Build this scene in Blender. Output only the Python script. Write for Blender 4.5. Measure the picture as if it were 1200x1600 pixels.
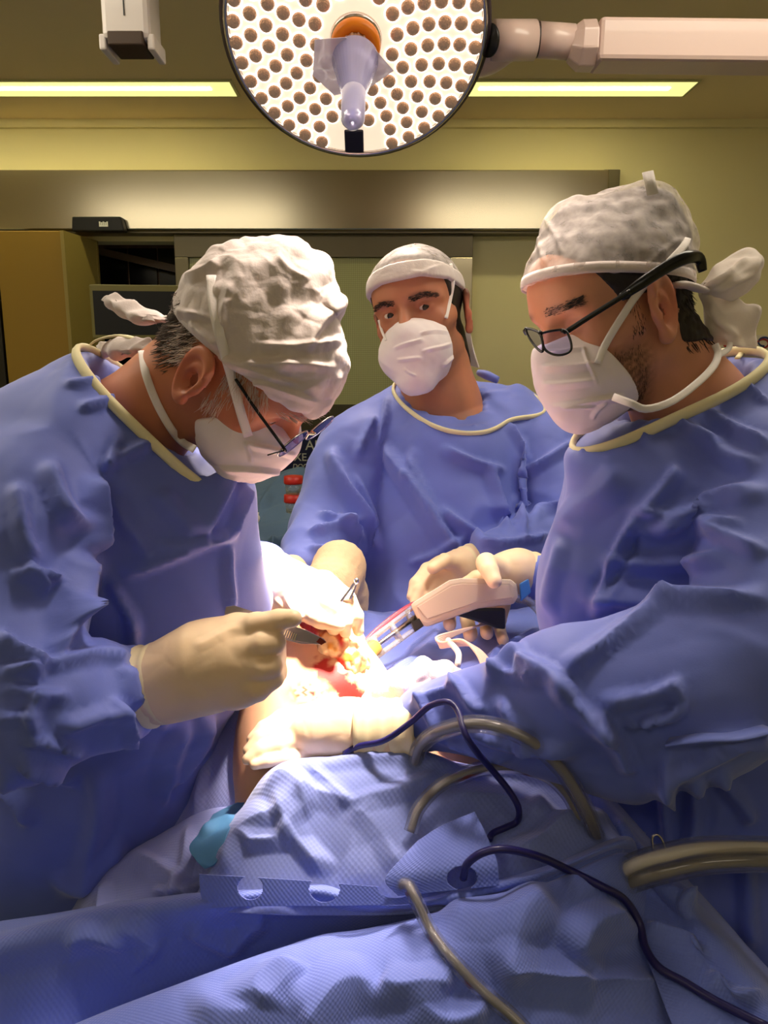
import bpy, bmesh, math, random
import numpy as np
from mathutils import Vector, Matrix
from mathutils.bvhtree import BVHTree
random.seed(7); RNG = np.random.RandomState(7)
for o in list(bpy.data.objects): bpy.data.objects.remove(o)
SC = bpy.context.scene; COL = SC.collection

# ------------------------------------------------------------------ camera
F = 1200.0; PITCH = math.radians(11.0); CAM = np.array([0.0, 0.0, 1.62])
FW = np.array([0, math.cos(PITCH), -math.sin(PITCH)]); UP = np.array([0, math.sin(PITCH), math.cos(PITCH)])
cd = bpy.data.cameras.new('camera'); cam = bpy.data.objects.new('camera', cd); COL.objects.link(cam)
cam.location = CAM; cam.rotation_euler = (math.radians(90) - PITCH, 0, 0)
cd.sensor_fit = 'HORIZONTAL'; cd.sensor_width = 36; cd.lens = F / 1200 * 36; cd.clip_start = 0.02
SC.camera = cam

# ------------------------------------------------------------------ light and exposure
w = bpy.data.worlds.new('world'); SC.world = w; w.use_nodes = True
w.node_tree.nodes['Background'].inputs[0].default_value = (0.05, 0.05, 0.05, 1)
w.node_tree.nodes['Background'].inputs[1].default_value = 0.3
SC.view_settings.view_transform = 'Standard'; SC.view_settings.look = 'None'
SC.view_settings.exposure = 0.1; SC.view_settings.gamma = 1.0; SC.view_settings.use_curve_mapping = False
LAMP_NARROW = 600.0; LAMP2_NARROW = 900.0; LAMP2_WIDE = 84.0; LAMP_COLOR = (1.0, 0.84, 0.70)
TROFFER_EMIT = 30.0; TROFFER_COLOR = (1.0, 0.87, 0.46)
CEILING_PANEL_EMIT = 7.0; REAR_PANEL_EMIT = 2.0; PANEL_COLOR = (1.0, 0.90, 0.72)

# ------------------------------------------------------------------ pixel -> world helpers
def P(px, py, d):
    return CAM + (px - 600) / F * d * np.array([1, 0, 0]) + d * FW + (800 - py) / F * d * UP
def ray(px, py):
    v = (px - 600) / F * np.array([1, 0, 0]) + FW + (800 - py) / F * UP
    return v
def PZ(px, py, z):
    v = ray(px, py); return CAM + v * ((z - CAM[2]) / v[2])
def PY(px, py, y):
    v = ray(px, py); return CAM + v * (y / v[1])
def proj(V):
    r = np.asarray(V) - CAM; d = r @ FW
    return np.stack([600 + F * r[..., 0] / d, 800 - F * (r @ UP) / d], -1), d

# ------------------------------------------------------------------ materials
def lin(c):
    c = np.array(c[:3]) / 255.0
    return tuple(np.where(c <= .04045, c / 12.92, ((c + .055) / 1.055) ** 2.4))
class NT:
    def __init__(s, name):
        s.m = bpy.data.materials.new(name); s.m.use_nodes = True; s.t = s.m.node_tree
        s.b = s.t.nodes['Principled BSDF']; s.out = s.t.nodes['Material Output']
    def n(s, typ, **kw):
        x = s.t.nodes.new(typ)
        for k, v in kw.items():
            if k in ('operation', 'blend_type', 'data_type', 'attribute_name', 'noise_dimensions', 'feature', 'wave_type', 'bands_direction', 'layer_name', 'mode', 'distance'): setattr(x, k, v)
            else: x.inputs[k].default_value = v
        return x
    def l(s, a, b): s.t.links.new(a, b)
def mat(name, col, rough=.6, metal=0, bump=None, var=None, trans=0, alpha=1, emit=None, coat=0, sss=0, attr=None, sheen=0, dots=None, ior=1.45):
    m = NT(name); b = m.b; c = lin(col)
    b.inputs['Base Color'].default_value = (*c, 1); b.inputs['Roughness'].default_value = rough
    b.inputs['Metallic'].default_value = metal; b.inputs['IOR'].default_value = ior
    b.inputs['Transmission Weight'].default_value = trans; b.inputs['Alpha'].default_value = alpha
    b.inputs['Coat Weight'].default_value = coat; b.inputs['Sheen Weight'].default_value = sheen
    if sss:
        b.inputs['Subsurface Weight'].default_value = sss; b.inputs['Subsurface Radius'].default_value = (.012, .004, .002)
        b.inputs['Subsurface Scale'].default_value = 1.0
    if emit:
        b.inputs['Emission Color'].default_value = (*emit[0], 1); b.inputs['Emission Strength'].default_value = emit[1]
    tc = m.n('ShaderNodeTexCoord'); src = None
    if attr:
        a = m.n('ShaderNodeAttribute', attribute_name=attr); src = a.outputs['Color']
    if var:
        nz = m.n('ShaderNodeTexNoise', Scale=var[0], Detail=4.0); m.l(tc.outputs['Object'], nz.inputs['Vector'])
        mx = m.n('ShaderNodeMix', data_type='RGBA', blend_type='MULTIPLY'); mx.inputs[0].default_value = 1.0
        mr = m.n('ShaderNodeMapRange'); mr.inputs[3].default_value = 1 - var[1]; mr.inputs[4].default_value = 1 + var[1]
        m.l(nz.outputs[0], mr.inputs[0]); m.l(mr.outputs[0], mx.inputs[7])
        if src: m.l(src, mx.inputs[6])
        else: mx.inputs[6].default_value = (*c, 1)
        src = mx.outputs[2]
    if src: m.l(src, b.inputs['Base Color'])
    h = None
    if bump:
        nz = m.n('ShaderNodeTexNoise', Scale=bump[0], Detail=3.0); m.l(tc.outputs['Object'], nz.inputs['Vector'])
        bp = m.n('ShaderNodeBump', Strength=bump[1], Distance=bump[2] if len(bump) > 2 else .002); m.l(nz.outputs[0], bp.inputs['Height'])
        h = bp.outputs[0]
    if dots:   # embossed dot grid on metric uv: (pitch in metres, strength, darken)
        uv = m.n('ShaderNodeUVMap'); sep = m.n('ShaderNodeSeparateXYZ'); m.l(uv.outputs[0], sep.inputs[0]); ss = []
        for i in (0, 1):
            mu = m.n('ShaderNodeMath', operation='MULTIPLY'); mu.inputs[1].default_value = 2 * math.pi / dots[0]; m.l(sep.outputs[i], mu.inputs[0])
            si = m.n('ShaderNodeMath', operation='SINE'); m.l(mu.outputs[0], si.inputs[0]); ss.append(si)
        pr = m.n('ShaderNodeMath', operation='MULTIPLY'); m.l(ss[0].outputs[0], pr.inputs[0]); m.l(ss[1].outputs[0], pr.inputs[1])
        bp = m.n('ShaderNodeBump', Strength=dots[1], Distance=.001); m.l(pr.outputs[0], bp.inputs['Height'])
        if h: m.l(h, bp.inputs['Normal'])
        h = bp.outputs[0]
        if len(dots) > 2:
            mr = m.n('ShaderNodeMapRange'); mr.inputs[1].default_value = .55; mr.inputs[2].default_value = .85; mr.inputs[3].default_value = 1; mr.inputs[4].default_value = 1 - dots[2]
            m.l(pr.outputs[0], mr.inputs[0]); mx = m.n('ShaderNodeMix', data_type='RGBA', blend_type='MULTIPLY'); mx.inputs[0].default_value = 1
            if src: m.l(src, mx.inputs[6])
            else: mx.inputs[6].default_value = (*c, 1)
            m.l(mr.outputs[0], mx.inputs[7]); m.l(mx.outputs[2], b.inputs['Base Color'])
    if h: m.l(h, b.inputs['Normal'])
    return m.m

# ------------------------------------------------------------------ objects
def tag(o, label=None, cat=None, group=None, kind=None):
    if label: o['label'] = label
    if cat: o['category'] = cat
    if group: o['group'] = group
    if kind: o['kind'] = kind
    return o
def thing(name, label, cat, loc=(0, 0, 0), group=None):
    o = bpy.data.objects.new(name, None); COL.objects.link(o); o.location = tuple(map(float, loc)); o.empty_display_size = .05
    return tag(o, label, cat, group)
def wpos(o):
    v = Vector(o.location)
    while o.parent: o = o.parent; v += Vector(o.location)
    return v
def link(name, me, m, parent=None, smooth=True):
    """verts are in world space; the object's origin moves to their lowest centre"""
    n = len(me.vertices); co = np.empty(n * 3, np.float32); me.vertices.foreach_get('co', co); co = co.reshape(-1, 3)
    c = (co.min(0) + co.max(0)) / 2; c[2] = co[:, 2].min(); co -= c
    me.vertices.foreach_set('co', co.ravel()); me.update()
    o = bpy.data.objects.new(name, me); COL.objects.link(o)
    if parent: o.parent = parent; o.location = Vector([float(x) for x in c]) - wpos(parent)
    else: o.location = [float(x) for x in c]
    if m: me.materials.append(m)
    if smooth and len(me.polygons): me.polygons.foreach_set('use_smooth', [True] * len(me.polygons))
    return o
def mesh(name, V, Fc, m, parent=None, smooth=True, col=None, uv=None):
    me = bpy.data.meshes.new(name); V = np.asarray(V, np.float32)
    if isinstance(Fc, np.ndarray):
        k = Fc.shape[1]; me.vertices.add(len(V)); me.vertices.foreach_set('co', V.ravel())
        me.loops.add(Fc.size); me.loops.foreach_set('vertex_index', Fc.astype(np.int32).ravel())
        me.polygons.add(len(Fc)); me.polygons.foreach_set('loop_start', np.arange(0, Fc.size, k, dtype=np.int32))
        me.update(calc_edges=True); me.validate()
    else: me.from_pydata(V.tolist(), [], Fc); me.update()
    if col is not None:
        a = me.color_attributes.new('col', 'FLOAT_COLOR', 'POINT')
        a.data.foreach_set('color', np.concatenate([col, np.ones((len(col), 1))], 1).astype(np.float32).ravel())
    if uv is not None:
        l = me.uv_layers.new(name='UVMap'); idx = np.empty(len(me.loops), np.int32); me.loops.foreach_get('vertex_index', idx)
        l.data.foreach_set('uv', np.asarray(uv, np.float32)[idx].ravel())
    return link(name, me, m, parent, smooth)
class MB:
    """collects shapes in world space into one mesh"""
    def __init__(s): s.v = []; s.f = []
    def add(s, V, Fs):
        k = len(s.v); s.v += [tuple(map(float, p)) for p in V]; s.f += [tuple(i + k for i in f) for f in Fs]; return s
    def box(s, c, h, R=None, bev=0):
        c = np.array(c, float); h = np.array(h, float); R = np.eye(3) if R is None else R
        if bev <= 0:
            V = [c + R @ (h * np.array(q)) for q in [(-1,-1,-1),(1,-1,-1),(1,1,-1),(-1,1,-1),(-1,-1,1),(1,-1,1),(1,1,1),(-1,1,1)]]
            return s.add(V, [(0,3,2,1),(4,5,6,7),(0,1,5,4),(1,2,6,5),(2,3,7,6),(3,0,4,7)])
        bm = bmesh.new(); bmesh.ops.create_cube(bm, size=2)
        for v in bm.verts: v.co = Vector(v.co) * 1; v.co.x *= h[0]; v.co.y *= h[1]; v.co.z *= h[2]
        bmesh.ops.bevel(bm, geom=bm.edges[:], offset=bev, segments=2, affect='EDGES', profile=.5)
        bm.verts.index_update(); V = [c + R @ np.array(v.co) for v in bm.verts]; Fs = [tuple(v.index for v in f.verts) for f in bm.faces]
        bm.free(); return s.add(V, Fs)
    def rev(s, prof, o, ax, seg=24, cap=True):
        """revolve (r,h) profile about axis through o"""
        o = np.array(o, float); ax = np.array(ax, float); ax /= np.linalg.norm(ax)
        t = np.array([1., 0, 0]) if abs(ax[0]) < .9 else np.array([0, 1., 0])
        u = np.cross(ax, t); u /= np.linalg.norm(u); q = np.cross(ax, u); V = []; Fs = []
        for r, h in prof:
            for i in range(seg):
                a = 2 * math.pi * i / seg; V.append(o + ax * h + (u * math.cos(a) + q * math.sin(a)) * max(r, 1e-5))
        for j in range(len(prof) - 1):
            for i in range(seg):
                a, b2 = j * seg + i, j * seg + (i + 1) % seg; Fs.append((a, b2, b2 + seg, a + seg))
        if cap: Fs.append(tuple(range(seg - 1, -1, -1))); k = (len(prof) - 1) * seg; Fs.append(tuple(range(k, k + seg)))
        else: k = (len(prof) - 1) * seg; Fs += [(k + i, k + (i + 1) % seg, (i + 1) % seg, i) for i in range(seg)]
        return s.add(V, Fs)
    def tube(s, pts, r, seg=8, flat=None, n=0, up=None):
        """tube (or flat ribbon: flat=(half width, half thickness)) along points; n = spline resample"""
        pts = np.array(pts, float)
        if n: pts = spline(pts, n)
        rs = np.interp(np.linspace(0, 1, len(pts)), np.linspace(0, 1, len(r)), r) if isinstance(r, (list, tuple)) else [r] * len(pts)
        V = []; Fs = []; prev = None
        for i, p in enumerate(pts):
            t = pts[min(i + 1, len(pts) - 1)] - pts[max(i - 1, 0)]; t /= np.linalg.norm(t) + 1e-12
            if up is not None: u = np.array(up[i] if np.ndim(up) == 2 else up, float)
            elif prev is None: u = np.array([0, 0, 1.]) if abs(t[2]) < .9 else np.array([1., 0, 0])
            else: u = prev
            u = u - t * (u @ t); u /= np.linalg.norm(u) + 1e-12; prev = u; q = np.cross(t, u)
            for k in range(seg):
                a = 2 * math.pi * (k + .5) / seg
                if flat: off = q * math.cos(a) * flat[0] * rs[i] + u * math.sin(a) * flat[1] * rs[i]
                else: off = (q * math.cos(a) + u * math.sin(a)) * rs[i]
                V.append(p + off)
        m = len(pts)
        for i in range(m - 1):
            for k in range(seg):
                a, b2 = i * seg + k, i * seg + (k + 1) % seg; Fs.append((a, b2, b2 + seg, a + seg))
        Fs.append(tuple(range(seg - 1, -1, -1))); Fs.append(tuple(range((m - 1) * seg, m * seg)))
        return s.add(V, Fs)
    def prism(s, poly, ext):
        """closed polygon of 3-D points swept along vector ext"""
        poly = [np.array(p, float) for p in poly]; n = len(poly); ext = np.array(ext, float)
        return s.add(poly + [p + ext for p in poly], [tuple(range(n - 1, -1, -1)), tuple(range(n, 2 * n))] + [(i, (i + 1) % n, (i + 1) % n + n, i + n) for i in range(n)])
    def build(s, name, m, parent=None, smooth=False, bevel=0):
        me = bpy.data.meshes.new(name); me.from_pydata(s.v, [], s.f); me.update()
        bm = bmesh.new(); bm.from_mesh(me); bmesh.ops.recalc_face_normals(bm, faces=bm.faces[:])
        if bevel: bmesh.ops.bevel(bm, geom=[e for e in bm.edges if e.calc_face_angle(0) > .6], offset=bevel, segments=2, affect='EDGES', profile=.6)
        bm.to_mesh(me); bm.free()
        return link(name, me, m, parent, smooth)
def spline(pts, n):
    pts = np.array(pts, float); q = np.vstack([2 * pts[0] - pts[1], pts, 2 * pts[-1] - pts[-2]]); out = []
    seg = len(pts) - 1
    for s in np.linspace(0, seg, n):
        i = min(int(s), seg - 1); t = s - i; a, b, c, d = q[i], q[i + 1], q[i + 2], q[i + 3]
        out.append(.5 * (2 * b + (c - a) * t + (2 * a - 5 * b + 4 * c - d) * t * t + (3 * b - a - 3 * c + d) * t ** 3))
    return np.array(out)
def rot(f, u):
    """columns: forward, left, up"""
    f = np.array(f, float); f /= np.linalg.norm(f); l = np.cross(u, f); l /= np.linalg.norm(l); return np.stack([f, l, np.cross(f, l)], 1)

# ------------------------------------------------------------------ signed distance modelling
def smin(a, b, k):
    if k <= 0: return np.minimum(a, b)
    h = np.clip(.5 + .5 * (b - a) / k, 0, 1); return b + (a - b) * h - k * h * (1 - h)
def smax(a, b, k): return -smin(-a, -b, k)
def ell(c, r, R=None):
    c = np.array(c, np.float32); r = np.array(r, np.float32)
    def f(Q):
        p = Q - c
        if R is not None: p = p @ np.array(R, np.float32)
        k0 = np.sqrt(((p / r) ** 2).sum(-1)); k1 = np.sqrt(((p / (r * r)) ** 2).sum(-1)) + 1e-6
        return k0 * (k0 - 1) / k1
    return f
def cone(a, b, ra, rb):
    a = np.array(a, np.float32); ba = np.array(b, np.float32) - a; L = float(ba @ ba) + 1e-12
    def f(Q):
        p = Q - a; t = np.clip(p @ ba / L, 0, 1); return np.sqrt(((p - t[..., None] * ba) ** 2).sum(-1)) - (ra + (rb - ra) * t)
    return f
def sph(c, r): return cone(c, np.array(c) + 1e-4, r, r)
def plane(o, n):   # negative on the side away from n
    o = np.array(o, np.float32); n = np.array(n, np.float32); n = n / np.linalg.norm(n); return lambda Q: (Q - o) @ n
def pc(a, b):      # cone from (px,py,depth,r_px) tuples
    return cone(P(*a[:3]), P(*b[:3]), a[3] * a[2] / F, b[3] * b[2] / F)
def chain(pts): return [pc(a, b) for a, b in zip(pts[:-1], pts[1:])]
def union(fs, k):
    def f(Q):
        d = fs[0](Q)
        for g in fs[1:]: d = smin(d, g(Q), k)
        return d
    return f
def nets(f, lo, hi, h):
    lo = np.array(lo, np.float32); hi = np.array(hi, np.float32); n = np.ceil((hi - lo) / h).astype(int) + 1
    ax = [lo[i] + h * np.arange(n[i], dtype=np.float32) for i in range(3)]
    D = np.empty(n, np.float32)
    for i in range(0, n[0], 12):
        Q = np.stack(np.meshgrid(ax[0][i:i + 12], ax[1], ax[2], indexing='ij'), -1); D[i:i + 12] = f(Q)
    D[0] = np.maximum(D[0], 1e-4); D[-1] = np.maximum(D[-1], 1e-4); D[:, 0] = np.maximum(D[:, 0], 1e-4); D[:, -1] = np.maximum(D[:, -1], 1e-4)
    D[:, :, 0] = np.maximum(D[:, :, 0], 1e-4); D[:, :, -1] = np.maximum(D[:, :, -1], 1e-4)
    I = D < 0; cnt = np.zeros(n - 1, np.int8); offs = [(a, b, c) for a in (0, 1) for b in (0, 1) for c in (0, 1)]
    sl = lambda A, o: A[o[0]:A.shape[0] - 1 + o[0], o[1]:A.shape[1] - 1 + o[1], o[2]:A.shape[2] - 1 + o[2]]
    for o in offs: cnt += sl(I, o)
    act = (cnt > 0) & (cnt < 8); idx = np.argwhere(act); ids = np.full(n - 1, -1, np.int64); ids[act] = np.arange(len(idx))
    cv = {o: sl(D, o)[act] for o in offs}; pos = np.zeros((len(idx), 3), np.float32); c2 = np.zeros(len(idx), np.float32)
    for o in offs:
        for a in range(3):
            if o[a] == 0:
                o2 = tuple(1 if i == a else o[i] for i in range(3)); da, db = cv[o], cv[o2]; x = (da < 0) != (db < 0)
                t = np.where(x, da / np.where(x, da - db, 1), 0); p = np.tile(np.array(o, np.float32), (len(idx), 1)); p[:, a] += t
                pos += p * x[:, None]; c2 += x
    V = lo + (idx + pos / c2[:, None]) * h; Fs = []
    for a in range(3):
        b, c = (a + 1) % 3, (a + 2) % 3
        s0 = [slice(None)] * 3; s1 = [slice(None)] * 3; s0[a] = slice(0, -1); s1[a] = slice(1, None)
        A, B = I[tuple(s0)], I[tuple(s1)]; e = np.argwhere(A != B)
        e = e[(e[:, b] > 0) & (e[:, c] > 0) & (e[:, b] < n[b] - 1) & (e[:, c] < n[c] - 1)]
        sgn = A[tuple(e.T)]; q = []
        for db, dc in ((1, 1), (0, 1), (0, 0), (1, 0)):
            g = e.copy(); g[:, b] -= db; g[:, c] -= dc; q.append(ids[tuple(g.T)])
        q = np.stack(q, 1); q[~sgn] = q[~sgn][:, ::-1]; Fs.append(q)
    Fs = np.concatenate(Fs); return V.astype(np.float32), Fs[(Fs >= 0).all(1)]
def relax(V, Fc, it, lam=.5):
    E = np.concatenate([Fc[:, [0, 1]], Fc[:, [1, 2]], Fc[:, [2, 3]], Fc[:, [3, 0]]]); n = len(V)
    i = np.concatenate([E[:, 0], E[:, 1]]); j = np.concatenate([E[:, 1], E[:, 0]]); deg = np.bincount(i, minlength=n).astype(np.float32) + 1e-6
    for _ in range(it):
        S = np.stack([np.bincount(i, weights=V[j, k], minlength=n) for k in range(3)], 1) / deg[:, None]; V = V + lam * (S - V)
    return V.astype(np.float32)
def normals(V, Fc):
    n = np.cross(V[Fc[:, 2]] - V[Fc[:, 0]], V[Fc[:, 3]] - V[Fc[:, 1]]); N = np.zeros_like(V)
    for k in range(4):
        for a in range(3): N[:, a] += np.bincount(Fc[:, k], weights=n[:, a], minlength=len(V))
    return N / (np.linalg.norm(N, axis=1, keepdims=True) + 1e-9)
def worley(V, cell, seed=0, stretch=(1, 1, 1)):
    """F2-F1 of a jittered cell grid: a network of sharp creases"""
    Q = V / cell / np.array(stretch); b = np.floor(Q).astype(np.int64); f1 = np.full(len(V), 9.); f2 = f1.copy()
    for dx in (-1, 0, 1):
        for dy in (-1, 0, 1):
            for dz in (-1, 0, 1):
                c = b + (dx, dy, dz); h = (c[:, 0] * 73856093 ^ c[:, 1] * 19349663 ^ c[:, 2] * 83492791 ^ seed * 2654435) & 0x7fffffff
                r = np.stack([((h * k) % 10007) / 10007. for k in (1103, 7919, 5407)], 1); d = np.sqrt(((c + r - Q) ** 2).sum(1))
                f2 = np.where(d < f1, f1, np.minimum(f2, d)); f1 = np.minimum(f1, d)
    return f2 - f1
def wave(V, s, seed=0):
    """smooth pseudo-noise"""
    r = np.random.RandomState(seed); o = np.zeros(len(V))
    for _ in range(10):
        k = r.randn(3); k /= np.linalg.norm(k); o += np.sin(V @ k * (2 * math.pi / s) * r.uniform(.6, 1.5) + r.uniform(0, 6.3))
    return o / 4
def seg_dist(uv, a, b):
    a = np.array(a, float); ba = np.array(b, float) - a; L = np.linalg.norm(ba); p = uv - a; t = p @ ba / L / L
    return (p[:, 0] * ba[1] - p[:, 1] * ba[0]) / L, t
def folds(V, N, lst, ang=.15):
    """cloth folds: (x0,y0,x1,y1, w_right, w_left, height_mm) - a tent-shaped fold laid on the surface facing the photographer"""
    uv, d = proj(V); view = (CAM - V) / np.linalg.norm(CAM - V, axis=1, keepdims=True); fr = np.clip(((N * view).sum(1) - .05) / .25, 0, 1)
    H = np.zeros(len(V))
    for x0, y0, x1, y1, wr, wl, h in lst:
        s, t = seg_dist(uv, (x0, y0), (x1, y1))
        s = s + min(wr, wl) * .45 * np.sin(t * 4.3 + x0 * .7 + y1); g = np.where(s >= 0, 1 - s / wr, 1 + s / wl); g = np.clip(g, 0, 1); g = g * g * (3 - 2 * g) * .15 + g * .85
        u = np.abs(t - .5) * 2; e = np.clip((1.12 - u) * 2.0, 0, 1); e = e * e * (3 - 2 * e); H += h * .0021 * g * e
    return V + N * (H * fr)[:, None]
def sdf_part(name, f, lo, hi, h, m, parent, it=2, fl=None, crumple=None, wav=None, paint=None, post=None, sub=0, ridge=None):
    sdf_part.f = f; V, Fc = nets(f, lo, hi, h); V = relax(V, Fc, it)
    for _ in range(sub): V, Fc = subdiv(V, Fc); V = relax(V, Fc, 2)
    N = normals(V, Fc); D = np.zeros(len(V))
    if crumple:
        for cell, amp, seed in crumple: D += np.minimum(worley(V, cell, seed), .6) * amp
    if wav:
        for s, amp, seed in wav: D += wave(V, s, seed) * amp
    if ridge:   # long sharp creases along the zero lines of a smooth noise
        for s, amp, seed in ridge: D += np.clip(1 - np.abs(wave(V, s, seed)) * 1.3, 0, 1) * amp * np.clip(.5 + wave(V, s * 1.7, seed + 50), 0, 1)
    V = V + N * D[:, None]
    if fl: V = folds(V, N, fl); V = relax(V, Fc, 1, .2)
    if post: V = post(V, N)
    col = paint(V, N) if paint else None
    o = mesh(name, V, Fc, m, parent, col=col)
    o_bvh = BVHTree.FromPolygons(V.tolist(), Fc.tolist()); return o, o_bvh, (V, Fc)
def subdiv(V, Fc):
    E = np.concatenate([Fc[:, [i, (i + 1) % 4]] for i in range(4)]); n = len(V); E.sort(1); key = E[:, 0].astype(np.int64) * n + E[:, 1]
    u, inv = np.unique(key, return_inverse=True); M = (V[u // n] + V[u % n]) / 2; C = V[Fc].mean(1); m = len(Fc)
    e = [n + inv[i * m:(i + 1) * m] for i in range(4)]; c = n + len(u) + np.arange(m)
    return np.concatenate([V, M, C]).astype(np.float32), np.concatenate([np.stack([Fc[:, i], e[i], c, e[i - 1]], 1) for i in range(4)])
def ring(f, o, n, ref, a0, a1, rmax=.14, num=40, out=.001):
    """the curve where a garment meets a cutting plane, walked round the plane's normal from direction ref"""
    o = np.array(o, float); n = np.array(n, float); n /= np.linalg.norm(n); u = np.array(ref, float); u -= n * (u @ n); u /= np.linalg.norm(u); v = np.cross(n, u); pts = []
    for a in np.radians(np.linspace(a0, a1, num)):
        d = u * math.cos(a) + v * math.sin(a); r = np.linspace(.02, rmax, 200); q = f((o - n * .002 + r[:, None] * d).astype(np.float32)); k = np.argwhere(q < 0)[:, 0]
        pts.append(o + d * ((r[k[-1]] if len(k) else rmax) + out))
    P_ = np.array(pts)
    for _ in range(3): P_[1:-1] = (P_[:-2] + 2 * P_[1:-1] + P_[2:]) / 4
    return P_, n
def band(name, f, o, n, ref, a0, a1, hw, ht, m, parent, rmax=.14, out=.001, shift=0.):
    P_, n = ring(f, o, n, ref, a0, a1, rmax, out=out); P_ = P_ + n * shift; c = P_.mean(0); up = P_ - np.array(o); up /= np.linalg.norm(up, axis=1, keepdims=True)
    return MB().tube(spline(P_, 80), 1, 8, flat=(hw, ht), up=spline(up, 80)).build(name, m, parent, True)
def bounds(pts, pad):
    A = np.array(pts); return A.min(0) - pad, A.max(0) + pad
def onto(bvh, px, py, off=0., default=.8):
    v = ray(px, py); v = v / np.linalg.norm(v); hit = bvh.ray_cast(Vector(CAM), Vector(v))
    if hit[0] is None: return P(px, py, default)
    return np.array(hit[0]) - v * off
def sheet(name, net, m, parent=None, res=(120, 120), thick=.0012, fl=None, crumple=None, wav=None, hole=None):
    """cloth from a control net of world points, metric uv, real thickness"""
    net = np.array(net, float); A = np.stack([spline(r, res[1]) for r in net], 0); A = np.stack([spline(A[:, j], res[0]) for j in range(res[1])], 1)
    V = A.reshape(-1, 3); n0, n1 = res; i = np.arange(n0 * n1).reshape(n0, n1)
    Fc = np.stack([i[:-1, :-1], i[:-1, 1:], i[1:, 1:], i[1:, :-1]], -1).reshape(-1, 4)
    N = normals(V, Fc)
    if np.mean((N * (CAM - V)).sum(1)) < 0: Fc = Fc[:, ::-1]; N = -N
    D = np.zeros(len(V))
    if crumple:
        for cell, amp, seed in crumple: D += np.minimum(worley(V, cell, seed), .6) * amp
    if wav:
        for s, amp, seed in wav: D += wave(V, s, seed) * amp
    V = V + N * D[:, None]
    if fl: V = folds(V, N, fl)
    N = normals(V, Fc); G = V.reshape(n0, n1, 3)
    du = np.concatenate([np.zeros((1, n1)), np.cumsum(np.linalg.norm(np.diff(G, axis=0), axis=2), 0)], 0); dv = np.concatenate([np.zeros((n0, 1)), np.cumsum(np.linalg.norm(np.diff(G, axis=1), axis=2), 1)], 1)
    uv = np.stack([du.mean(1, keepdims=True).repeat(n1, 1), dv.mean(0, keepdims=True).repeat(n0, 0)], -1).reshape(-1, 2)
    if hole is not None:
        pix, _ = proj(V); c = pix[Fc].mean(1); Fc = Fc[~hole(c)]
    k = len(V); E = np.concatenate([Fc[:, [0, 1]], Fc[:, [1, 2]], Fc[:, [2, 3]], Fc[:, [3, 0]]]); key = np.sort(E, 1); key = key[:, 0] * k + key[:, 1]
    u, inv, cnt = np.unique(key, return_inverse=True, return_counts=True); bd = E[cnt[inv] == 1]
    side = np.stack([bd[:, 1], bd[:, 0], bd[:, 0] + k, bd[:, 1] + k], 1)
    V2 = np.concatenate([V, V - N * thick]); F2 = np.concatenate([Fc, Fc[:, ::-1] + k, side])
    o = mesh(name, V2, F2, m, parent, uv=np.concatenate([uv, uv]))
    return o, BVHTree.FromPolygons(V.tolist(), Fc.tolist())
# ------------------------------------------------------------------ the room
WY = 3.9; CZ = 2.74; XL, XR, YB = -3.0, 3.0, -2.4
m_wall = mat('wall_paint', (240, 230, 184), .7, var=(1.5, .04)); m_ceil = mat('ceiling_paint', (240, 220, 180), .8, var=(.8, .05))
m_floor = mat('floor_vinyl', (90, 105, 110), .35, var=(3, .1))
m_steel = mat('brushed_steel', (200, 190, 165), .22, 1); m_steel_d = mat('door_frame_steel', (120, 112, 92), .42, .8)
m_black = mat('black_plastic', (14, 14, 15), .35); m_white = mat('white_enamel', (225, 215, 208), .35, coat=.2)
def struct(name, mb, m): return tag(mb.build(name, m), kind='structure')
def slab(x0, x1, y0, y1, z0, z1): return MB().box(((x0 + x1) / 2, (y0 + y1) / 2, (z0 + z1) / 2), ((x1 - x0) / 2, (y1 - y0) / 2, (z1 - z0) / 2))
struct('floor', slab(XL, XR, YB, WY, -.05, 0), m_floor)
struct('ceiling', slab(XL, XR, YB, WY, CZ, CZ + .05), m_ceil)
struct('wall_left', slab(XL - .1, XL, YB, WY, 0, CZ), m_wall); struct('wall_right', slab(XR, XR + .1, YB, WY, 0, CZ), m_wall)
struct('wall_front', slab(XL, XR, YB - .1, YB, 0, CZ), m_wall)
# back wall: solid right of the sliding door, an opening left of it
zh = PY(0, 360, WY)[2]; zt = PY(0, 265, WY)[2]; xd0 = PY(282, 500, WY)[0]; xd1 = PY(735, 500, WY)[0]
bw = MB()
for x0, x1, z0, z1, in ((xd1 - .02, XR, 0, zh - .05), (XL, XR, zh - .05, CZ)): bw.box(((x0 + x1) / 2, WY + .06, (z0 + z1) / 2), ((x1 - x0) / 2, .06, (z1 - z0) / 2))
struct('wall_back', bw, m_wall)
struct('trim_1', MB().box((0, WY - .012, CZ - .018), (3, .012, .018)), m_wall)      # thin cove under the ceiling
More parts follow.
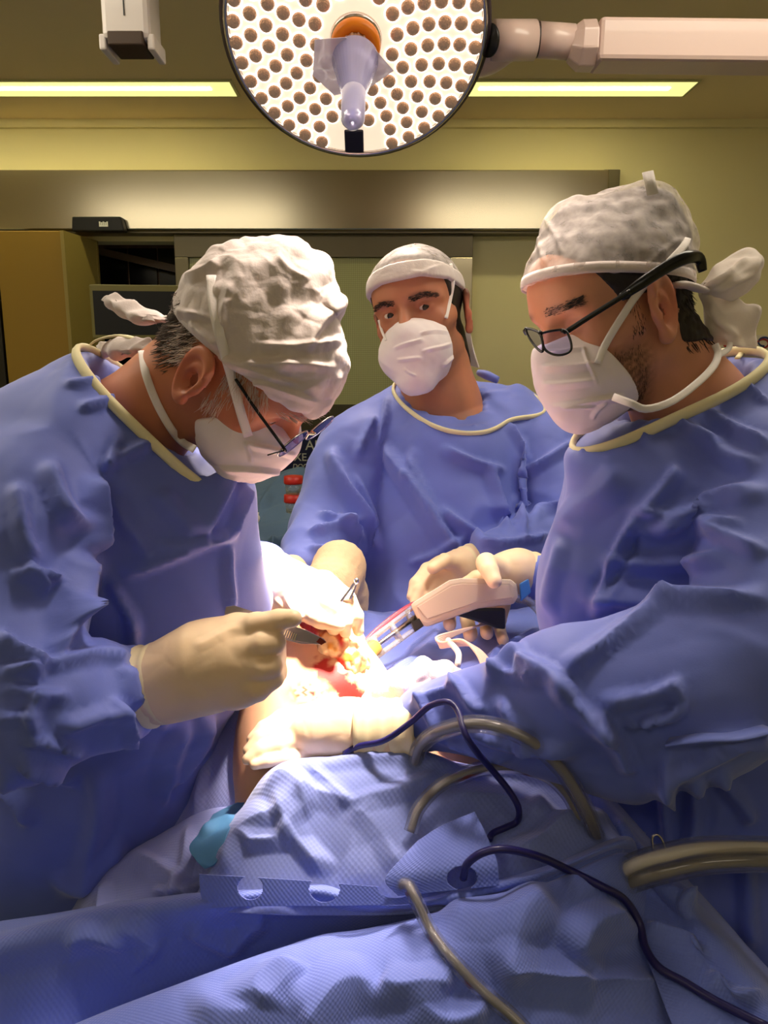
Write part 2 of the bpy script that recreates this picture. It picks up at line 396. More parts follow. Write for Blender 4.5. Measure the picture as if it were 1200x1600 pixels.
# steel door header
hd = thing('door_header', 'long brushed steel sliding door housing across the back wall', 'door housing', (0, WY, zh)); hd['kind'] = 'structure'; del hd['category']
hx1 = PY(952, 300, WY - .13)[0]
MB().box(((XL + hx1) / 2, WY - .066, (PY(0, 265, WY - .13)[2] + PY(0, 359, WY - .13)[2]) / 2), ((hx1 - XL) / 2 - .005, .064, (PY(0, 265, WY - .13)[2] - PY(0, 359, WY - .13)[2]) / 2), bev=.006).build('cover', m_steel, hd)
zA, zB = PY(0, 266, WY - .04)[2], PY(0, 359, WY - .04)[2]; x0 = hx1 - .01; x1 = PY(966, 300, WY - .04)[0]
MB().box(((x0 + x1) / 2, WY - .03, (zA + zB) / 2), ((x1 - x0) / 2, .028, (zA - zB) / 2), bev=.004).build('end_cap', m_steel_d, hd)
MB().box(((XL + hx1) / 2, WY - .05, zB - .012), ((hx1 - XL) / 2, .05, .012)).build('track', m_steel_d, hd)
# sensor
c = PY(155, 351, WY - .16); hw = 37 / F * WY
sn = thing('door_sensor', 'small black motion sensor under the steel door housing', 'sensor', (c[0], WY - .15, c[2] - .03))
MB().prism([(c[0] - hw, WY - .134, c[2] - .033), (c[0] + hw * 1.02, WY - .134, c[2] - .033), (c[0] + hw * .9, WY - .134, c[2] + .032), (c[0] - hw * .95, WY - .134, c[2] + .032)], (0, -.05, 0)).build('case', m_black, sn, bevel=.006)
lg = MB()
for i, (hh) in enumerate((.010, .007, .010, .007, .010)): lg.box((c[0] + .012 + i * .0085, WY - .186, c[2] + hh / 2 - .004), (.0028, .002, hh / 2 + .003))
lg.box((c[0] + .029, WY - .186, c[2] - .010), (.02, .002, .003))
lg.build('emblem', mat('emblem_white', (225, 225, 225), .5), sn)
# sliding door
m_glass = mat('door_panel_green', (190, 192, 140), .5, var=(2, .03))
dr = thing('door_1', 'closed sliding theatre door with steel frame and pale green panel', 'door', ((xd0 + xd1) / 2, WY, 0)); dr['kind'] = 'structure'; del dr['category']
yD = WY - .035; zf = PY(0, 403, yD)[2]; xs = PY(702, 500, yD)[0]; xs0 = PY(300, 500, yD)[0]
MB().box(((xd0 + xd1) / 2, yD, (zh + zf) / 2), ((xd1 - xd0) / 2, .02, (zh - zf) / 2), bev=.003).build('top_rail', m_steel_d, dr)
MB().box(((xs + xd1) / 2, yD, zf / 2), ((xd1 - xs) / 2, .02, zf / 2), bev=.003).build('stile', m_steel, dr)
MB().box(((xd0 + xs0) / 2, yD, zf / 2), ((xs0 - xd0) / 2, .02, zf / 2), bev=.003).build('stile', m_steel_d, dr)
zl = PY(0, 632, yD)[2]
gm = NT('screened_panel'); gtc = gm.n('ShaderNodeTexCoord'); gb = gm.n('ShaderNodeTexBrick'); gb.inputs['Scale'].default_value = 55; gb.offset = 0
gb.inputs['Color1'].default_value = (*lin((186, 186, 138)), 1); gb.inputs['Color2'].default_value = (*lin((186, 186, 138)), 1); gb.inputs['Mortar'].default_value = (*lin((150, 152, 104)), 1)
gb.inputs['Mortar Size'].default_value = .06; gb.inputs['Brick Width'].default_value = .5; gb.inputs['Row Height'].default_value = .5
gmp = gm.n('ShaderNodeMapping'); gmp.inputs['Rotation'].default_value = (math.radians(90), 0, 0); gm.l(gtc.outputs['Object'], gmp.inputs[0]); gm.l(gmp.outputs[0], gb.inputs[0]); gm.l(gb.outputs[0], gm.b.inputs['Base Color']); gm.b.inputs['Roughness'].default_value = .35
MB().box(((xs0 + xs) / 2, yD + .004, (zf + zl) / 2), ((xs - xs0) / 2, .006, (zf - zl) / 2)).build('panel', gm.m, dr)
MB().box(((xs0 + xs) / 2, yD + .004, zl / 2), ((xs - xs0) / 2, .008, zl / 2)).build('lower_panel', mat('lower_panel_olive', (70, 66, 44), .4), dr)
# left of the door: a dark tiled passage behind an opening, a yellow side panel
xq0 = PY(160, 400, WY)[0]
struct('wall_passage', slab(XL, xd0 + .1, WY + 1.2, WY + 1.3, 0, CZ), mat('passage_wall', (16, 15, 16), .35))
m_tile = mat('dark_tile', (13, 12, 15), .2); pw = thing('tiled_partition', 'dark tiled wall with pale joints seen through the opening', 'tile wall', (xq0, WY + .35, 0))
pw['kind'] = 'structure'; del pw['category']
tw = .158; gx0 = PY(150, 400, WY + .34)[0]
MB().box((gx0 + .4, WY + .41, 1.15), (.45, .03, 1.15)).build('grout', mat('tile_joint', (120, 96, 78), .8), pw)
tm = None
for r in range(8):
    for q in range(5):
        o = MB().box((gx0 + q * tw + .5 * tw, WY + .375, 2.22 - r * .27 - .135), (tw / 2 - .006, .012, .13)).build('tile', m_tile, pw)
MB().box((gx0 + .35, WY + .28, 2.12), (.5, .008, .018), np.array([[math.cos(.22), 0, math.sin(.22)], [0, 1, 0], [-math.sin(.22), 0, math.cos(.22)]])).build('conduit', mat('conduit_brown', (105, 84, 66), .5), pw)
m_yel = mat('yellow_cabinet_paint', (150, 118, 40), .5, var=(1.2, .05)); m_yel2 = mat('cream_door_edge', (158, 140, 78), .5)
cb = thing('storage_cabinet', 'tall mustard yellow cabinet at the far left of the back wall', 'cabinet', (PY(55, 600, WY)[0], WY - .1, 0))
xa, xb, xc = PY(6, 500, WY - .3)[0], PY(112, 500, WY - .3)[0], PY(160, 500, WY - .02)[0]; zc = PY(0, 361, WY - .3)[2]
MB().box(((xa + xb) / 2, WY - .27, zc / 2), ((xb - xa) / 2, .04, zc / 2), bev=.004).build('door', m_yel, cb)
MB().prism([(xb, WY - .31, 0), (xb, WY - .31, zc), (xc, WY - .02, zc), (xc, WY - .02, 0)], (-.012, .004, 0)).build('side_panel', m_yel2, cb)
MB().box((xb - .008, WY - .312, zc / 2), (.008, .006, zc / 2)).build('edge_strip', m_yel2, cb)
MB().box(((xa + xc) / 2, WY - .02, zc / 2), ((xc - xa) / 2, .012, zc / 2)).build('back_panel', m_yel2, cb)
lo_ = MB().box(((XL + xa) / 2, WY - .25, .95), ((xa - XL) / 2 - .01, .06, .95), bev=.005)
lo_.build('equipment_column', mat('dark_unit', (32, 26, 18), .4))
tag(bpy.data.objects['equipment_column'], 'dark brown unit at the far left edge beside the yellow cabinet', 'cabinet')
# monitor on a stand
mo = thing('monitor', 'flat black monitor with olive bezel behind the leaning surgeon', 'monitor', P(210, 640, 2.9))
q = [PY(143, 446, 2.85), PY(277, 443, 2.85), PY(286, 532, 2.85), PY(153, 530, 2.85)]
ctr = sum(q) / 4; u = np.array([1, .12, 0]); u /= np.linalg.norm(u); W_ = (q[1] - q[0])[0] / 2 + .004; H_ = (q[0] - q[3])[2] / 2
Rm = np.stack([u, np.cross([0, 0, 1], u), [0, 0, 1]], 1)
MB().box(ctr, (W_, .022, H_), Rm, bev=.006).build('bezel', mat('monitor_bezel', (120, 112, 60), .4), mo)
MB().box(ctr - Rm[:, 1] * .021 - np.array([.004, 0, .004]), (W_ - .016, .004, H_ - .018), Rm).build('screen', mat('screen_off', (4, 4, 5), .6), mo)
MB().tube([ctr + Rm[:, 1] * .04, (ctr[0], ctr[1] + .05, .04)], .02, 12).build('pole', m_steel_d, mo); MB().rev([(.2, 0), (.2, .03), (.03, .05)], (ctr[0], ctr[1] + .05, 0), (0, 0, 1)).build('base', m_steel_d, mo)
# sign on the lower door
m_txt = mat('sign_white', (205, 205, 200), .6); sg = thing('door_sign', 'navy door sign with white lettering between two surgeons', 'sign', PY(460, 770, yD - .03))
a, b = PY(360, 672, yD - .03), PY(560, 772, yD - .03); ys = yD - .024
MB().box(((a[0] + b[0]) / 2, ys, (a[2] + b[2]) / 2), ((b[0] - a[0]) / 2, .006, (a[2] - b[2]) / 2), bev=.002).build('plate', mat('sign_navy', (14, 22, 70), .45), sg)
def text(s, px, py, hpx, m, parent, Y, name='lettering', italic=0):
    cu = bpy.data.curves.new(name, 'FONT'); cu.body = s; cu.extrude = .0008; cu.shear = italic; cu.offset = .004
    o = bpy.data.objects.new(name, cu); COL.objects.link(o); dg = bpy.context.evaluated_depsgraph_get(); me = bpy.data.meshes.new_from_object(o.evaluated_get(dg))
    bpy.data.objects.remove(o); me.materials.clear(); p0 = PY(px, py, Y); k = hpx / F * Y / .73
    n = len(me.vertices); co = np.empty(n * 3, np.float32); me.vertices.foreach_get('co', co); co = co.reshape(-1, 3)
    W = np.stack([p0[0] + co[:, 0] * k, Y - co[:, 2] * 1.0, p0[2] + co[:, 1] * k], 1); me.vertices.foreach_set('co', W.astype(np.float32).ravel())
    return link(name, me, m, parent, False)
text('AUT', 477, 703, 16, m_txt, sg, ys - .007); text('XE. A', 459, 720, 12.5, m_txt, sg, ys - .007); text('DOOR. D', 457, 732, 7.5, m_txt, sg, ys - .007, italic=.15)
for cx, cy in ((398, 762), (421, 757)):
    c = PY(cx, cy, ys - .008); MB().box(c, (.026, .002, .022), np.array([[.8, 0, .6], [0, 1, 0], [-.6, 0, .8]])).build('mark', m_txt, sg)
# rail and sign strip on the right wall
rl = thing('equipment_rail', 'pale wall rail with a white printed strip behind the right surgeon', 'rail', PY(1160, 575, WY - .03))
a, b = PY(1085, 552, WY - .05), PY(1330, 572, WY - .05)
MB().box(((a[0] + b[0]) / 2, WY - .022, (a[2] + b[2]) / 2), ((b[0] - a[0]) / 2, .02, (a[2] - b[2]) / 2), bev=.006).build('rail_bar', mat('rail_aluminium', (190, 185, 165), .3, .6), rl)
a2, b2 = PY(1085, 523, WY - .05), PY(1330, 551, WY - .05)
MB().box(((a2[0] + b2[0]) / 2, WY - .012, (a2[2] + b2[2]) / 2), ((b2[0] - a2[0]) / 2, .01, (a2[2] - b2[2]) / 2)).build('printed_strip', mat('strip_white', (235, 225, 205), .6), rl)
for px, col in ((1138, (190, 50, 40)), (1153, (200, 60, 50)), (1192, (170, 60, 60)), (1194, (50, 70, 130))):
    c = PY(px, 537 if px != 1194 else 534, WY - .026); rr = .022 if px < 1190 else .028
    MB().tube([c + np.array([math.cos(t) * rr, 0, math.sin(t) * rr * .75]) for t in np.linspace(.3 + px, 4.6 + px, 14)], .0045, 6).build('logo', mat('logo_colour', col, .6), rl)

# ------------------------------------------------------------------ ceiling lights
m_tube = mat('troffer_tube', (255, 250, 200), .5, emit=(TROFFER_COLOR, TROFFER_EMIT)); m_tdif = mat('troffer_diffuser', (255, 250, 180), .5, emit=((.93, .90, .33), .95))
m_pan = mat('panel_diffuser', (255, 250, 235), .5, emit=(PANEL_COLOR, CEILING_PANEL_EMIT)); m_rear = mat('rear_diffuser', (255, 250, 235), .5, emit=(PANEL_COLOR, REAR_PANEL_EMIT)); m_tf = mat('troffer_frame', (205, 200, 150), .5)
def troffer(x0, x1, y0, y1, m, label):
    t = thing('ceiling_light', label, 'ceiling light', ((x0 + x1) / 2, (y0 + y1) / 2, CZ - .02), None)
    MB().box(((x0 + x1) / 2, (y0 + y1) / 2, CZ - .005), ((x1 - x0) / 2, (y1 - y0) / 2, .004)).build('diffuser', m, t)
    if m is m_tube:
        t.children[0].data.materials[0] = m_tdif
        MB().box(((x0 + x1) / 2, y0 + (y1 - y0) * .42, CZ - .010), ((x1 - x0) / 2 - .09, .016, .0015)).build('tube', m_tube, t)
    fr = MB(); e = .012
    for bx in (((x0 + x1) / 2, y0 - e / 2, (x1 - x0) / 2 + e, e / 2), ((x0 + x1) / 2, y1 + e / 2, (x1 - x0) / 2 + e, e / 2), (x0 - e / 2, (y0 + y1) / 2, e / 2, (y1 - y0) / 2), (x1 + e / 2, (y0 + y1) / 2, e / 2, (y1 - y0) / 2)):
        fr.box((bx[0], bx[1], CZ - .004), (bx[2], bx[3], .004))
    fr.build('frame', m_tf, t)
yn, yf = PZ(600, 125, CZ)[1], PZ(600, 147, CZ)[1]
troffer(-2.6, PZ(369, 145, CZ)[0], yn, yf, m_tube, 'long recessed ceiling light left of the surgical lamp')
troffer(PZ(712, 145, CZ)[0], PZ(1074, 140, CZ)[0], yn, yf, m_tube, 'long recessed ceiling light right of the surgical lamp')
troffer(-2.2, -.75, .9, 1.55, m_pan, 'wide square ceiling panel over the leaning surgeon'); troffer(.35, 1.5, .9, 1.55, m_pan, 'wide square ceiling panel over the surgeon with black glasses')
troffer(-1.5, -.3, -1.5, -.9, m_rear, 'wide square ceiling panel behind the camera to the left'); troffer(.3, 1.5, -1.5, -.9, m_rear, 'wide square ceiling panel behind the camera to the right')

# ------------------------------------------------------------------ surgical lamp
LC = P(556, 52, 1.72); TGT = P(515, 1050, .92); LN = TGT - LC; LN /= np.linalg.norm(LN); LR = 205 / F * 1.72
lu = np.array([1., 0, 0]); lu -= LN * (lu @ LN); lu /= np.linalg.norm(lu); lv = np.cross(LN, lu)     # lv points down the face as seen
if lv[2] > 0: lv = -lv
sl = thing('surgical_lamp', 'large round surgical lamp glowing over the operating field', 'surgical lamp', LC + np.array([0, 0, .3]))
m_face = mat('lamp_face', (255, 240, 215), .35, emit=((1, .80, .60), .80)); m_rim = mat('lamp_rim', (210, 200, 195), .15, .9); m_lens = mat('led_lens', (176, 128, 92), .08, .5, emit=((1, .72, .5), .10), bump=(260, .8, .003)); m_ledrim = mat('led_glow', (255, 250, 235), .3, emit=((1, .93, .82), 2.6))
MB().rev([(LR * .3, -.13), (LR * .85, -.09), (LR * 1.03, -.03), (LR * 1.03, -.004), (LR * .995, 0), (LR * .9, -.006)], LC, LN, 72).build('housing', mat('lamp_housing', (60, 48, 52), .3), sl, True)
MB().rev([(LR * .985, -.004), (LR * 1.0, .006), (LR * .98, .010), (LR * .955, .004)], LC, LN, 72, False).build('rim', m_rim, sl, True)
MB().rev([(LR * .96, -.002), (LR * .96, .0035), (LR * .2, .0035)], LC, LN, 72).build('face_plate', m_face, sl)
lens_me = None; glow_me = None
def copy_part(src, loc, parent):
    o = src.copy(); COL.objects.link(o); o.parent = parent; o.location = Vector([float(x) for x in loc]) - wpos(parent); return o
l0 = g0 = None
for row, (rr, n) in enumerate(((.088, 13), (.122, 18), (.156, 23), (.190, 28), (.224, 33), (.258, 38))):
    for i in range(n):
        a = 2 * math.pi * (i + .5 * (row % 2)) / n + row * .07; v2 = (math.cos(a), math.sin(a)); pos = LC + (lu * v2[0] + lv * v2[1]) * rr * LR / .28
        if v2[1] > .93 and rr > .2 and abs(v2[0] * rr) < .06: continue
        if l0 is None:
            l0 = MB().rev([(.0160, .002), (.0160, .007), (.012, .013), (.005, .0150)], pos, LN, 14).build('lens', m_lens, sl, True); lof = np.array(wpos(l0)) - pos
            g0 = MB().rev([(.0185, .003), (.0185, .0055), (.012, .006)], pos, LN, 14).build('lens_ring', m_ledrim, sl, True); gof = np.array(wpos(g0)) - pos
        else: copy_part(l0, pos + lof, sl); copy_part(g0, pos + gof, sl)
# dark slot at the lower edge, orange ring, ribbed handle and its disposable plastic cover
MB().box(LC + lv * LR * .86 - lu * .012, (.024, LR * .1, .008), np.stack([lu, lv, LN], 1), bev=.004).build('slot', mat('slot_dark', (30, 26, 50), .4), sl)
hc = LC + lv * .012
MB().rev([(.060, 0), (.056, .012), (.04, .014)], hc, LN, 40).build('hub', m_rim, sl, True)
MB().rev([(.050, .012), (.055, .018), (.056, .028), (.051, .038), (.040, .040), (.032, .036)], hc, LN, 40).build('grip_ring', mat('orange_ring', (235, 130, 20), .4), sl, True)
hr = MB(); hr.rev([(.031, .03), (.031, .10), (.026, .11), (.02, .13)], hc, LN, 28)
for k in range(14):
    a = 2 * math.pi * k / 14; d = (lu * math.cos(a) + lv * math.sin(a)); hr.tube([hc + LN * .04 + d * .031, hc + LN * .10 + d * .031], .0036, 6)
hr.build('handle', mat('handle_clear', (225, 185, 150), .15, .2), sl, True)
m_cov = mat('handle_cover_plastic', (196, 192, 245), .2, trans=.35, alpha=.82)
MB().rev([(.052, .090), (.047, .094), (.040, .100), (.032, .112), (.0265, .14), (.0245, .315), (.018, .328), (.004, .331)], hc, LN, 36, False).build('handle_cover', m_cov, sl, True)
fl_ = MB(); fl_.prism([hc + LN * .094 + lu * s[0] + lv * s[1] for s in ((-.085, -.045), (-.02, -.05), (.04, -.03), (.085, .02), (.03, .058), (-.05, .075), (-.095, .03))], LN * .0022); fl_.build('cover_flange', mat('flange_film', (225, 215, 235), .3, trans=.3, alpha=.8), sl, bevel=.0007)
# yoke and arm to the right
m_arm = mat('lamp_arm_enamel', (215, 188, 178), .28, coat=.3); dA = 1.78
MB().tube([LC - LN * .06 + lu * LR * .55, P(745, 78, 1.82), P(800, 70, 1.8)], [.05, .06, .034], 20, n=14).build('yoke', m_arm, sl, True)
MB().rev([(.030, -.004), (.034, 0), (.034, .006)], P(766, 63, 1.74), P(764, 63, 1.74) - P(790, 63, 1.76), 24).build('pivot_cap', m_black, sl, True)
MB().tube([P(770, 63, 1.76), P(835, 63, 1.77)], .042, 28).build('pivot', m_arm, sl, True)
MB().tube([P(840, 62, 1.77), P(895, 66, 1.77)], .037, 28).build('joint', m_arm, sl, True); MB().tube([P(834, 62, 1.77), P(841, 62, 1.77)], .0375, 28).build('joint_seal', mat('seal_dark', (60, 45, 40), .4), sl)
ra, rb = P(890, 70, 1.77), P(928, 72, 1.77); MB().tube([ra, P(905, 72, 1.77), rb], [.036, .053, .054], 8).build('knuckle', m_arm, sl, False, .004)
e = P(1460, 78, 1.77); Ra = rot(e - rb, (0, 0, 1)); MB().box((rb + e) / 2, (np.linalg.norm(e - rb) / 2, .05, .045), Ra, bev=.01).build('arm', m_arm, sl)
MB().tube([e, (e[0], e[1], CZ)], .05, 20).build('drop_tube', m_arm, sl); MB().rev([(.16, -.03), (.16, 0)], (e[0], e[1], CZ), (0, 0, 1)).build('ceiling_flange', m_arm, sl)
# pendant at the upper left
pd = thing('ceiling_pendant', 'white pendant arm end hanging at the upper left', 'pendant arm', P(205, 85, 1.7))
t0, t1 = P(209, -260, 1.72), P(205, 74, 1.66); Rp = rot((t0 - t1), (0, 1, 0))
bc = P(206, 40, 1.68); top = np.array([bc[0], bc[1], CZ])
MB().box((bc + top) / 2 - np.array([0, 0, .015]), (37 / F * 1.68, .05, (top - bc)[2] / 2 + .03), bev=.012).build('column', m_white, pd)
MB().box((bc[0] + .0, bc[1] - .051, (bc[2] + top[2]) / 2), (.0012, .001, (top - bc)[2] / 2)).build('seam', m_black, pd)
for s in (-1, 1): MB().box((bc[0] + s * 37 / F * 1.68, bc[1], bc[2] - .048), (.008, .045, .016), bev=.004).build('side_lip', m_white, pd)
MB().box((bc[0], bc[1] - .012, bc[2] - .044), (.038, .042, .014), bev=.003).build('end_plug', mat('plug_brown', (70, 52, 38), .6), pd)
# a second lamp head, above the photographer's view, aimed at the same field
L2 = np.array([.20, .92, 2.5]); T2 = P(500, 1000, .93); N2 = (T2 - L2) / np.linalg.norm(T2 - L2)
s2 = thing('surgical_lamp', 'second surgical lamp head hanging above the camera, out of the frame', 'surgical lamp', L2)
MB().rev([(.08, -.13), (.2, -.09), (.25, -.02), (.25, 0)], L2, N2, 48).build('housing', m_arm, s2, True)
MB().rev([(.235, .001), (.235, .003), (.05, .003)], L2, N2, 48).build('face_plate', m_face, s2); MB().tube([L2 - N2 * .1, (L2[0] - N2[0] * .12, L2[1] - N2[1] * .12, CZ)], .03, 14).build('drop_tube', m_arm, s2, True)
def spot(name, o, ax, power, ang, blend, rad, col=LAMP_COLOR):
    L = bpy.data.lights.new(name, 'SPOT'); L.energy = power; L.spot_size = math.radians(ang); L.spot_blend = blend; L.shadow_soft_size = rad; L.color = col
    b = bpy.data.objects.new(name, L); COL.objects.link(b); b.location = [float(x) for x in o + ax * .09]; b.rotation_euler = Vector([float(x) for x in ax]).to_track_quat('-Z', 'Y').to_euler()
spot('surgical_beam', LC, LN, LAMP_NARROW, 11, 1.0, .12)
spot('surgical_spill', LC, LN, 55.0, 75, 1.0, .15)
spot('second_beam', L2, N2, LAMP2_NARROW, 15, 1.0, .09); spot('second_spill', L2, N2, LAMP2_WIDE, 42, 1.0, .1)
# ------------------------------------------------------------------ people: shared materials and builders
m_skin = mat('skin', (200, 140, 110), .5, attr='col', sss=.12, bump=(900, .18, .0006), var=(60, .07))
m_cap = mat('nonwoven_cap', (212, 198, 194), .75, bump=(260, .35, .0012), sss=0, var=(140, .035), sheen=.2)
m_mask = mat('surgical_mask', (238, 226, 228), .7, bump=(420, .2, .0006))
m_tie = mat('mask_tie', (236, 228, 224), .7, bump=(500, .3, .001))
m_gown = mat('gown_blue', (97, 113, 200), .62, bump=(700, .12, .0006), var=(40, .05), sheen=.25)
m_glove = mat('latex_glove', (236, 206, 170), .48, bump=(160, .12, .001), var=(30, .03), sss=.05)
m_glove_cuff = mat('latex_cuff', (236, 218, 176), .5, bump=(120, .2, .001))
m_cream = mat('cream_binding', (232, 222, 178), .7, bump=(400, .2, .001))
m_frame = mat('spectacle_frame', (10, 10, 12), .25); m_metal = mat('bright_metal', (215, 210, 205), .2, 1)
m_lensg = mat('spectacle_lens', (215, 215, 255), .03, trans=1.0, ior=1.08)
m_eye = mat('eye_white', (215, 200, 190), .2); m_iris = mat('iris_dark', (38, 24, 16), .15)
def strands(name, roots, dirs, L, r, m, parent, curl=.35, n=4):
    mb = MB(); V = []; Fs = []
    for p, d in zip(roots, dirs):
        d = d / np.linalg.norm(d); q = RNG.randn(3) * curl; pts = [p]
        ll = L * RNG.uniform(.6, 1.2)
        for k in range(n): d2 = d + q * (k / n); pts.append(pts[-1] + d2 / np.linalg.norm(d2) * ll / n)
        mb.tube(pts, [r, r * .9, r * .3], 3)
    return mb.build(name, m, parent, True)
class Head:
    """anatomical head: local axes forward x, left y, up z, origin between the ears; s = scale"""
    def __init__(s, ear_mid, fwd, up, sc=1.0, lower=1.0, ex=-.014):
        s.ex = ex
        s.o = np.array(ear_mid, float); s.R = rot(fwd, up); s.sc = sc; s.lower = lower
    def w(s, x, y, z):
        if z < 0: z *= s.lower
        return s.o + s.R @ (np.array([x, y, z]) * s.sc)
    def loc(s, Q): return (Q - s.o.astype(np.float32)) @ s.R.astype(np.float32) / s.sc
    def sdf(s, neck_to, neck_r=.056, eyes_open=True):
        c = lambda a, b, ra, rb: cone(s.w(*a), s.w(*b), ra * s.sc, rb * s.sc)
        e = lambda p, r: ell(s.w(*p), np.array(r) * s.sc, s.R)
        skull = union([e((0, 0, .042), (.094, .075, .082)), e((.036, 0, -.028), (.056, .056, .084)), e((.055, 0, .05), (.043, .06, .05))], .03)
        jaw = union([c((-.0, .05, -.052), (.072, .014, -.1), .013, .017), c((-.0, -.05, -.052), (.072, -.014, -.1), .013, .017), c((.082, 0, -.103), (.083, 0, -.1), .017, .017)], .02)
        cheeks = union([c((.06, .046, -.012), (.03, .058, -.006), .018, .012), c((.06, -.046, -.012), (.03, -.058, -.006), .018, .012)], .01)
        brow = union([c((.09, .01, .034), (.082, .035, .036), .009, .009), c((.082, .035, .036), (.066, .054, .026), .009, .007), c((.09, -.01, .034), (.082, -.035, .036), .009, .009), c((.082, -.035, .036), (.066, -.054, .026), .009, .007)], .006)
        nose = union([c((.092, 0, .016), (.114, 0, -.022), .008, .0115), c((.112, 0, -.026), (.108, 0, -.03), .012, .011), c((.1, .012, -.031), (.098, .013, -.03), .0085, .008), c((.1, -.012, -.031), (.098, -.013, -.03), .0085, .008)], .007)
        sock = union([e((.099, .032, .014), (.017, .02, .0125)), e((.099, -.032, .014), (.017, .02, .0125))], .003)
        lid = union([e((.0745, .032, .012), (.0145, .0165, .0125)), e((.0745, -.032, .012), (.0145, .0165, .0125))], .001)
        slit = [e((.092, y, .0115), (.012, .0125, .0036 if eyes_open else .0012)) for y in (.032, -.032)]
        lips = union([c((.094, .018, -.062), (.099, 0, -.06), .004, .006), c((.094, -.018, -.062), (.099, 0, -.06), .004, .006), c((.092, .014, -.07), (.096, 0, -.071), .004, .007), c((.092, -.014, -.07), (.096, 0, -.071), .004, .007)], .004)
        ears = []
        for sy in (1, -1):
            Rl = s.R @ rot((.94, .34 * sy, .0), (-.16, 0, 1)); cc = s.w(s.ex, sy * .079, .0) ; k = s.sc
            def ear(Q, Rl=Rl, cc=cc, k=k, sy=sy):
                p = (Q - cc.astype(np.float32)) @ Rl.astype(np.float32) / k
                x, y, z = p[..., 0], p[..., 1], p[..., 2]
                k = s.sc * 1.1; x, y, z = x / 1.1, y / 1.1, z / 1.1; wdt = .0175 + .004 * np.clip(z / .03, -1, 1)           # wider at the top
                q = np.sqrt((x / wdt) ** 2 + (z / .031) ** 2)
                plate = np.maximum((q - 1) * .018, np.abs(y) - .0028)
                helix = np.sqrt(((q - .92) * .0185) ** 2 + (y - sy * .003) ** 2) - .0042
                helix = np.maximum(helix, x - .011 - np.clip(z, 0, .03) * .2)
                anti = np.sqrt(((np.sqrt(((x - .003) / .012) ** 2 + ((z + .003) / .019) ** 2) - .9) * .012) ** 2 + (y - sy * .002) ** 2) - .003
                anti = np.maximum(anti, x - .006)
                lobe = np.sqrt((x - .004) ** 2 + (y * 1.4) ** 2 + (z + .029) ** 2) - .0085
                trag = np.sqrt((x - .0115) ** 2 + (y - sy * .002) ** 2 + ((z + .006) * .7) ** 2) - .005
                d = smin(smin(smin(plate, helix, .003), anti, .002), smin(lobe, trag, .002), .004)
                hol = np.sqrt(((x - .002) / .0085) ** 2 + (y - sy * .004) ** 2 / .0065 ** 2 + ((z + .005) / .0125) ** 2) - 1
                return smax(d, -hol * .007, .002) * k
            ears.append(ear)
        n0 = s.w(-.022, 0, -.035); n1 = np.array(neck_to, float); nr = neck_r * s.sc
        neck = union([cone(n0, n1, nr, nr * 1.12), cone(n1, n1 + (n1 - n0) * .4, nr * 1.12, nr * 1.8)], .03)
        def f(Q):
            d = smin(smin(skull(Q), jaw(Q), .018), cheeks(Q), .02); d = smin(d, neck(Q), .022)
            d = smin(d, brow(Q), .012); d = smin(d, nose(Q), .011); d = smax(d, -sock(Q), .012); d = smin(d, lid(Q), .004)
            d = smin(d, lips(Q), .008)
            for g in slit: d = smax(d, -g(Q), .0015)
            for g in ears: d = smin(d, g(Q), .0045)
            return d
        s.f = f; s.skull = lambda Q: smin(smin(skull(Q), jaw(Q), .018), smin(nose(Q), neck(Q), .02), .012)
        s.neck_end = n1 + (n1 - n0) * .35
        return f
    def build(s, parent, paint, name='body', h=.0021):
        lo, hi = bounds([s.w(x, y, z) for x in (-.115, .135) for y in (-.105, .105) for z in (-.135, .13)] + [s.neck_end], .02)
        s.obj, s.bvh, s.mesh = sdf_part(name, s.f, lo, hi, h, m_skin, parent, 2, paint=lambda V, N: paint(s.loc(V), V, N)); return s.obj
    def shell(s, name, extra, region, off, m, parent, h=.0028, k=.015, base=True, sub=0, ridge=None, pad=.03, crumple=None, wav=None, fl=None, kk=.004, it=2, post=None, box=None):
        """a garment over the head: skull grown by off, plus extra lumps, kept inside the region planes"""
        def f(Q):
            d = s.skull(Q) - off if base else extra[0](Q)
            for g in (extra if base else extra[1:]): d = smin(d, g(Q), k)
            for g in region: d = smax(d, g(Q), kk)
            return d
        pts = box if box is not None else [s.w(x, y, z) for x in (-.12, .14) for y in (-.11, .11) for z in (-.13, .16)]
        lo, hi = bounds(pts, pad); return sdf_part(name, f, lo, hi, h, m, parent, it, fl, crumple, wav, post=post, sub=sub, ridge=ridge)
    def eyes(s, parent, look):
        for sy in (1, -1):
            c = s.w(.0738, sy * .032, .0118); mb = MB(); r = .0135 * s.sc
            prof = [(r * math.sin(t), -r * math.cos(t)) for t in np.linspace(.05, math.pi - .05, 14)]; mb.rev(prof, c, look, 20); e = mb.build('eye', m_eye, parent, True)
            MB().rev([(r * math.sin(t), r * math.cos(t) + .0004) for t in np.linspace(.5, .03, 5)], c, look, 18).build('iris', m_iris, e, True)
def skin_paint(base, extra):
    b = np.array(lin(base))
    def p(q, V, N):
        c = np.tile(b, (len(V), 1)); x, y, z = q[:, 0], q[:, 1], q[:, 2]
        def mix(wt, col, k=1.0):
            wt = np.clip(wt, 0, 1)[:, None] * k; c[:] = c * (1 - wt) + np.array(lin(col)) * wt
        g = lambda cx, cy, cz, r: np.exp(-(((x - cx) ** 2 + (np.abs(y) - cy) ** 2 + (z - cz) ** 2) / r ** 2))
        mix(g(.11, 0, -.025, .018), (205, 110, 85), .5); mix(g(-.014, .085, 0, .03), (205, 105, 85), .5)
        extra(x, y, z, g, mix, V); return c
    return p
def vol_poly(pts3, name, m, parent, th):
    return None
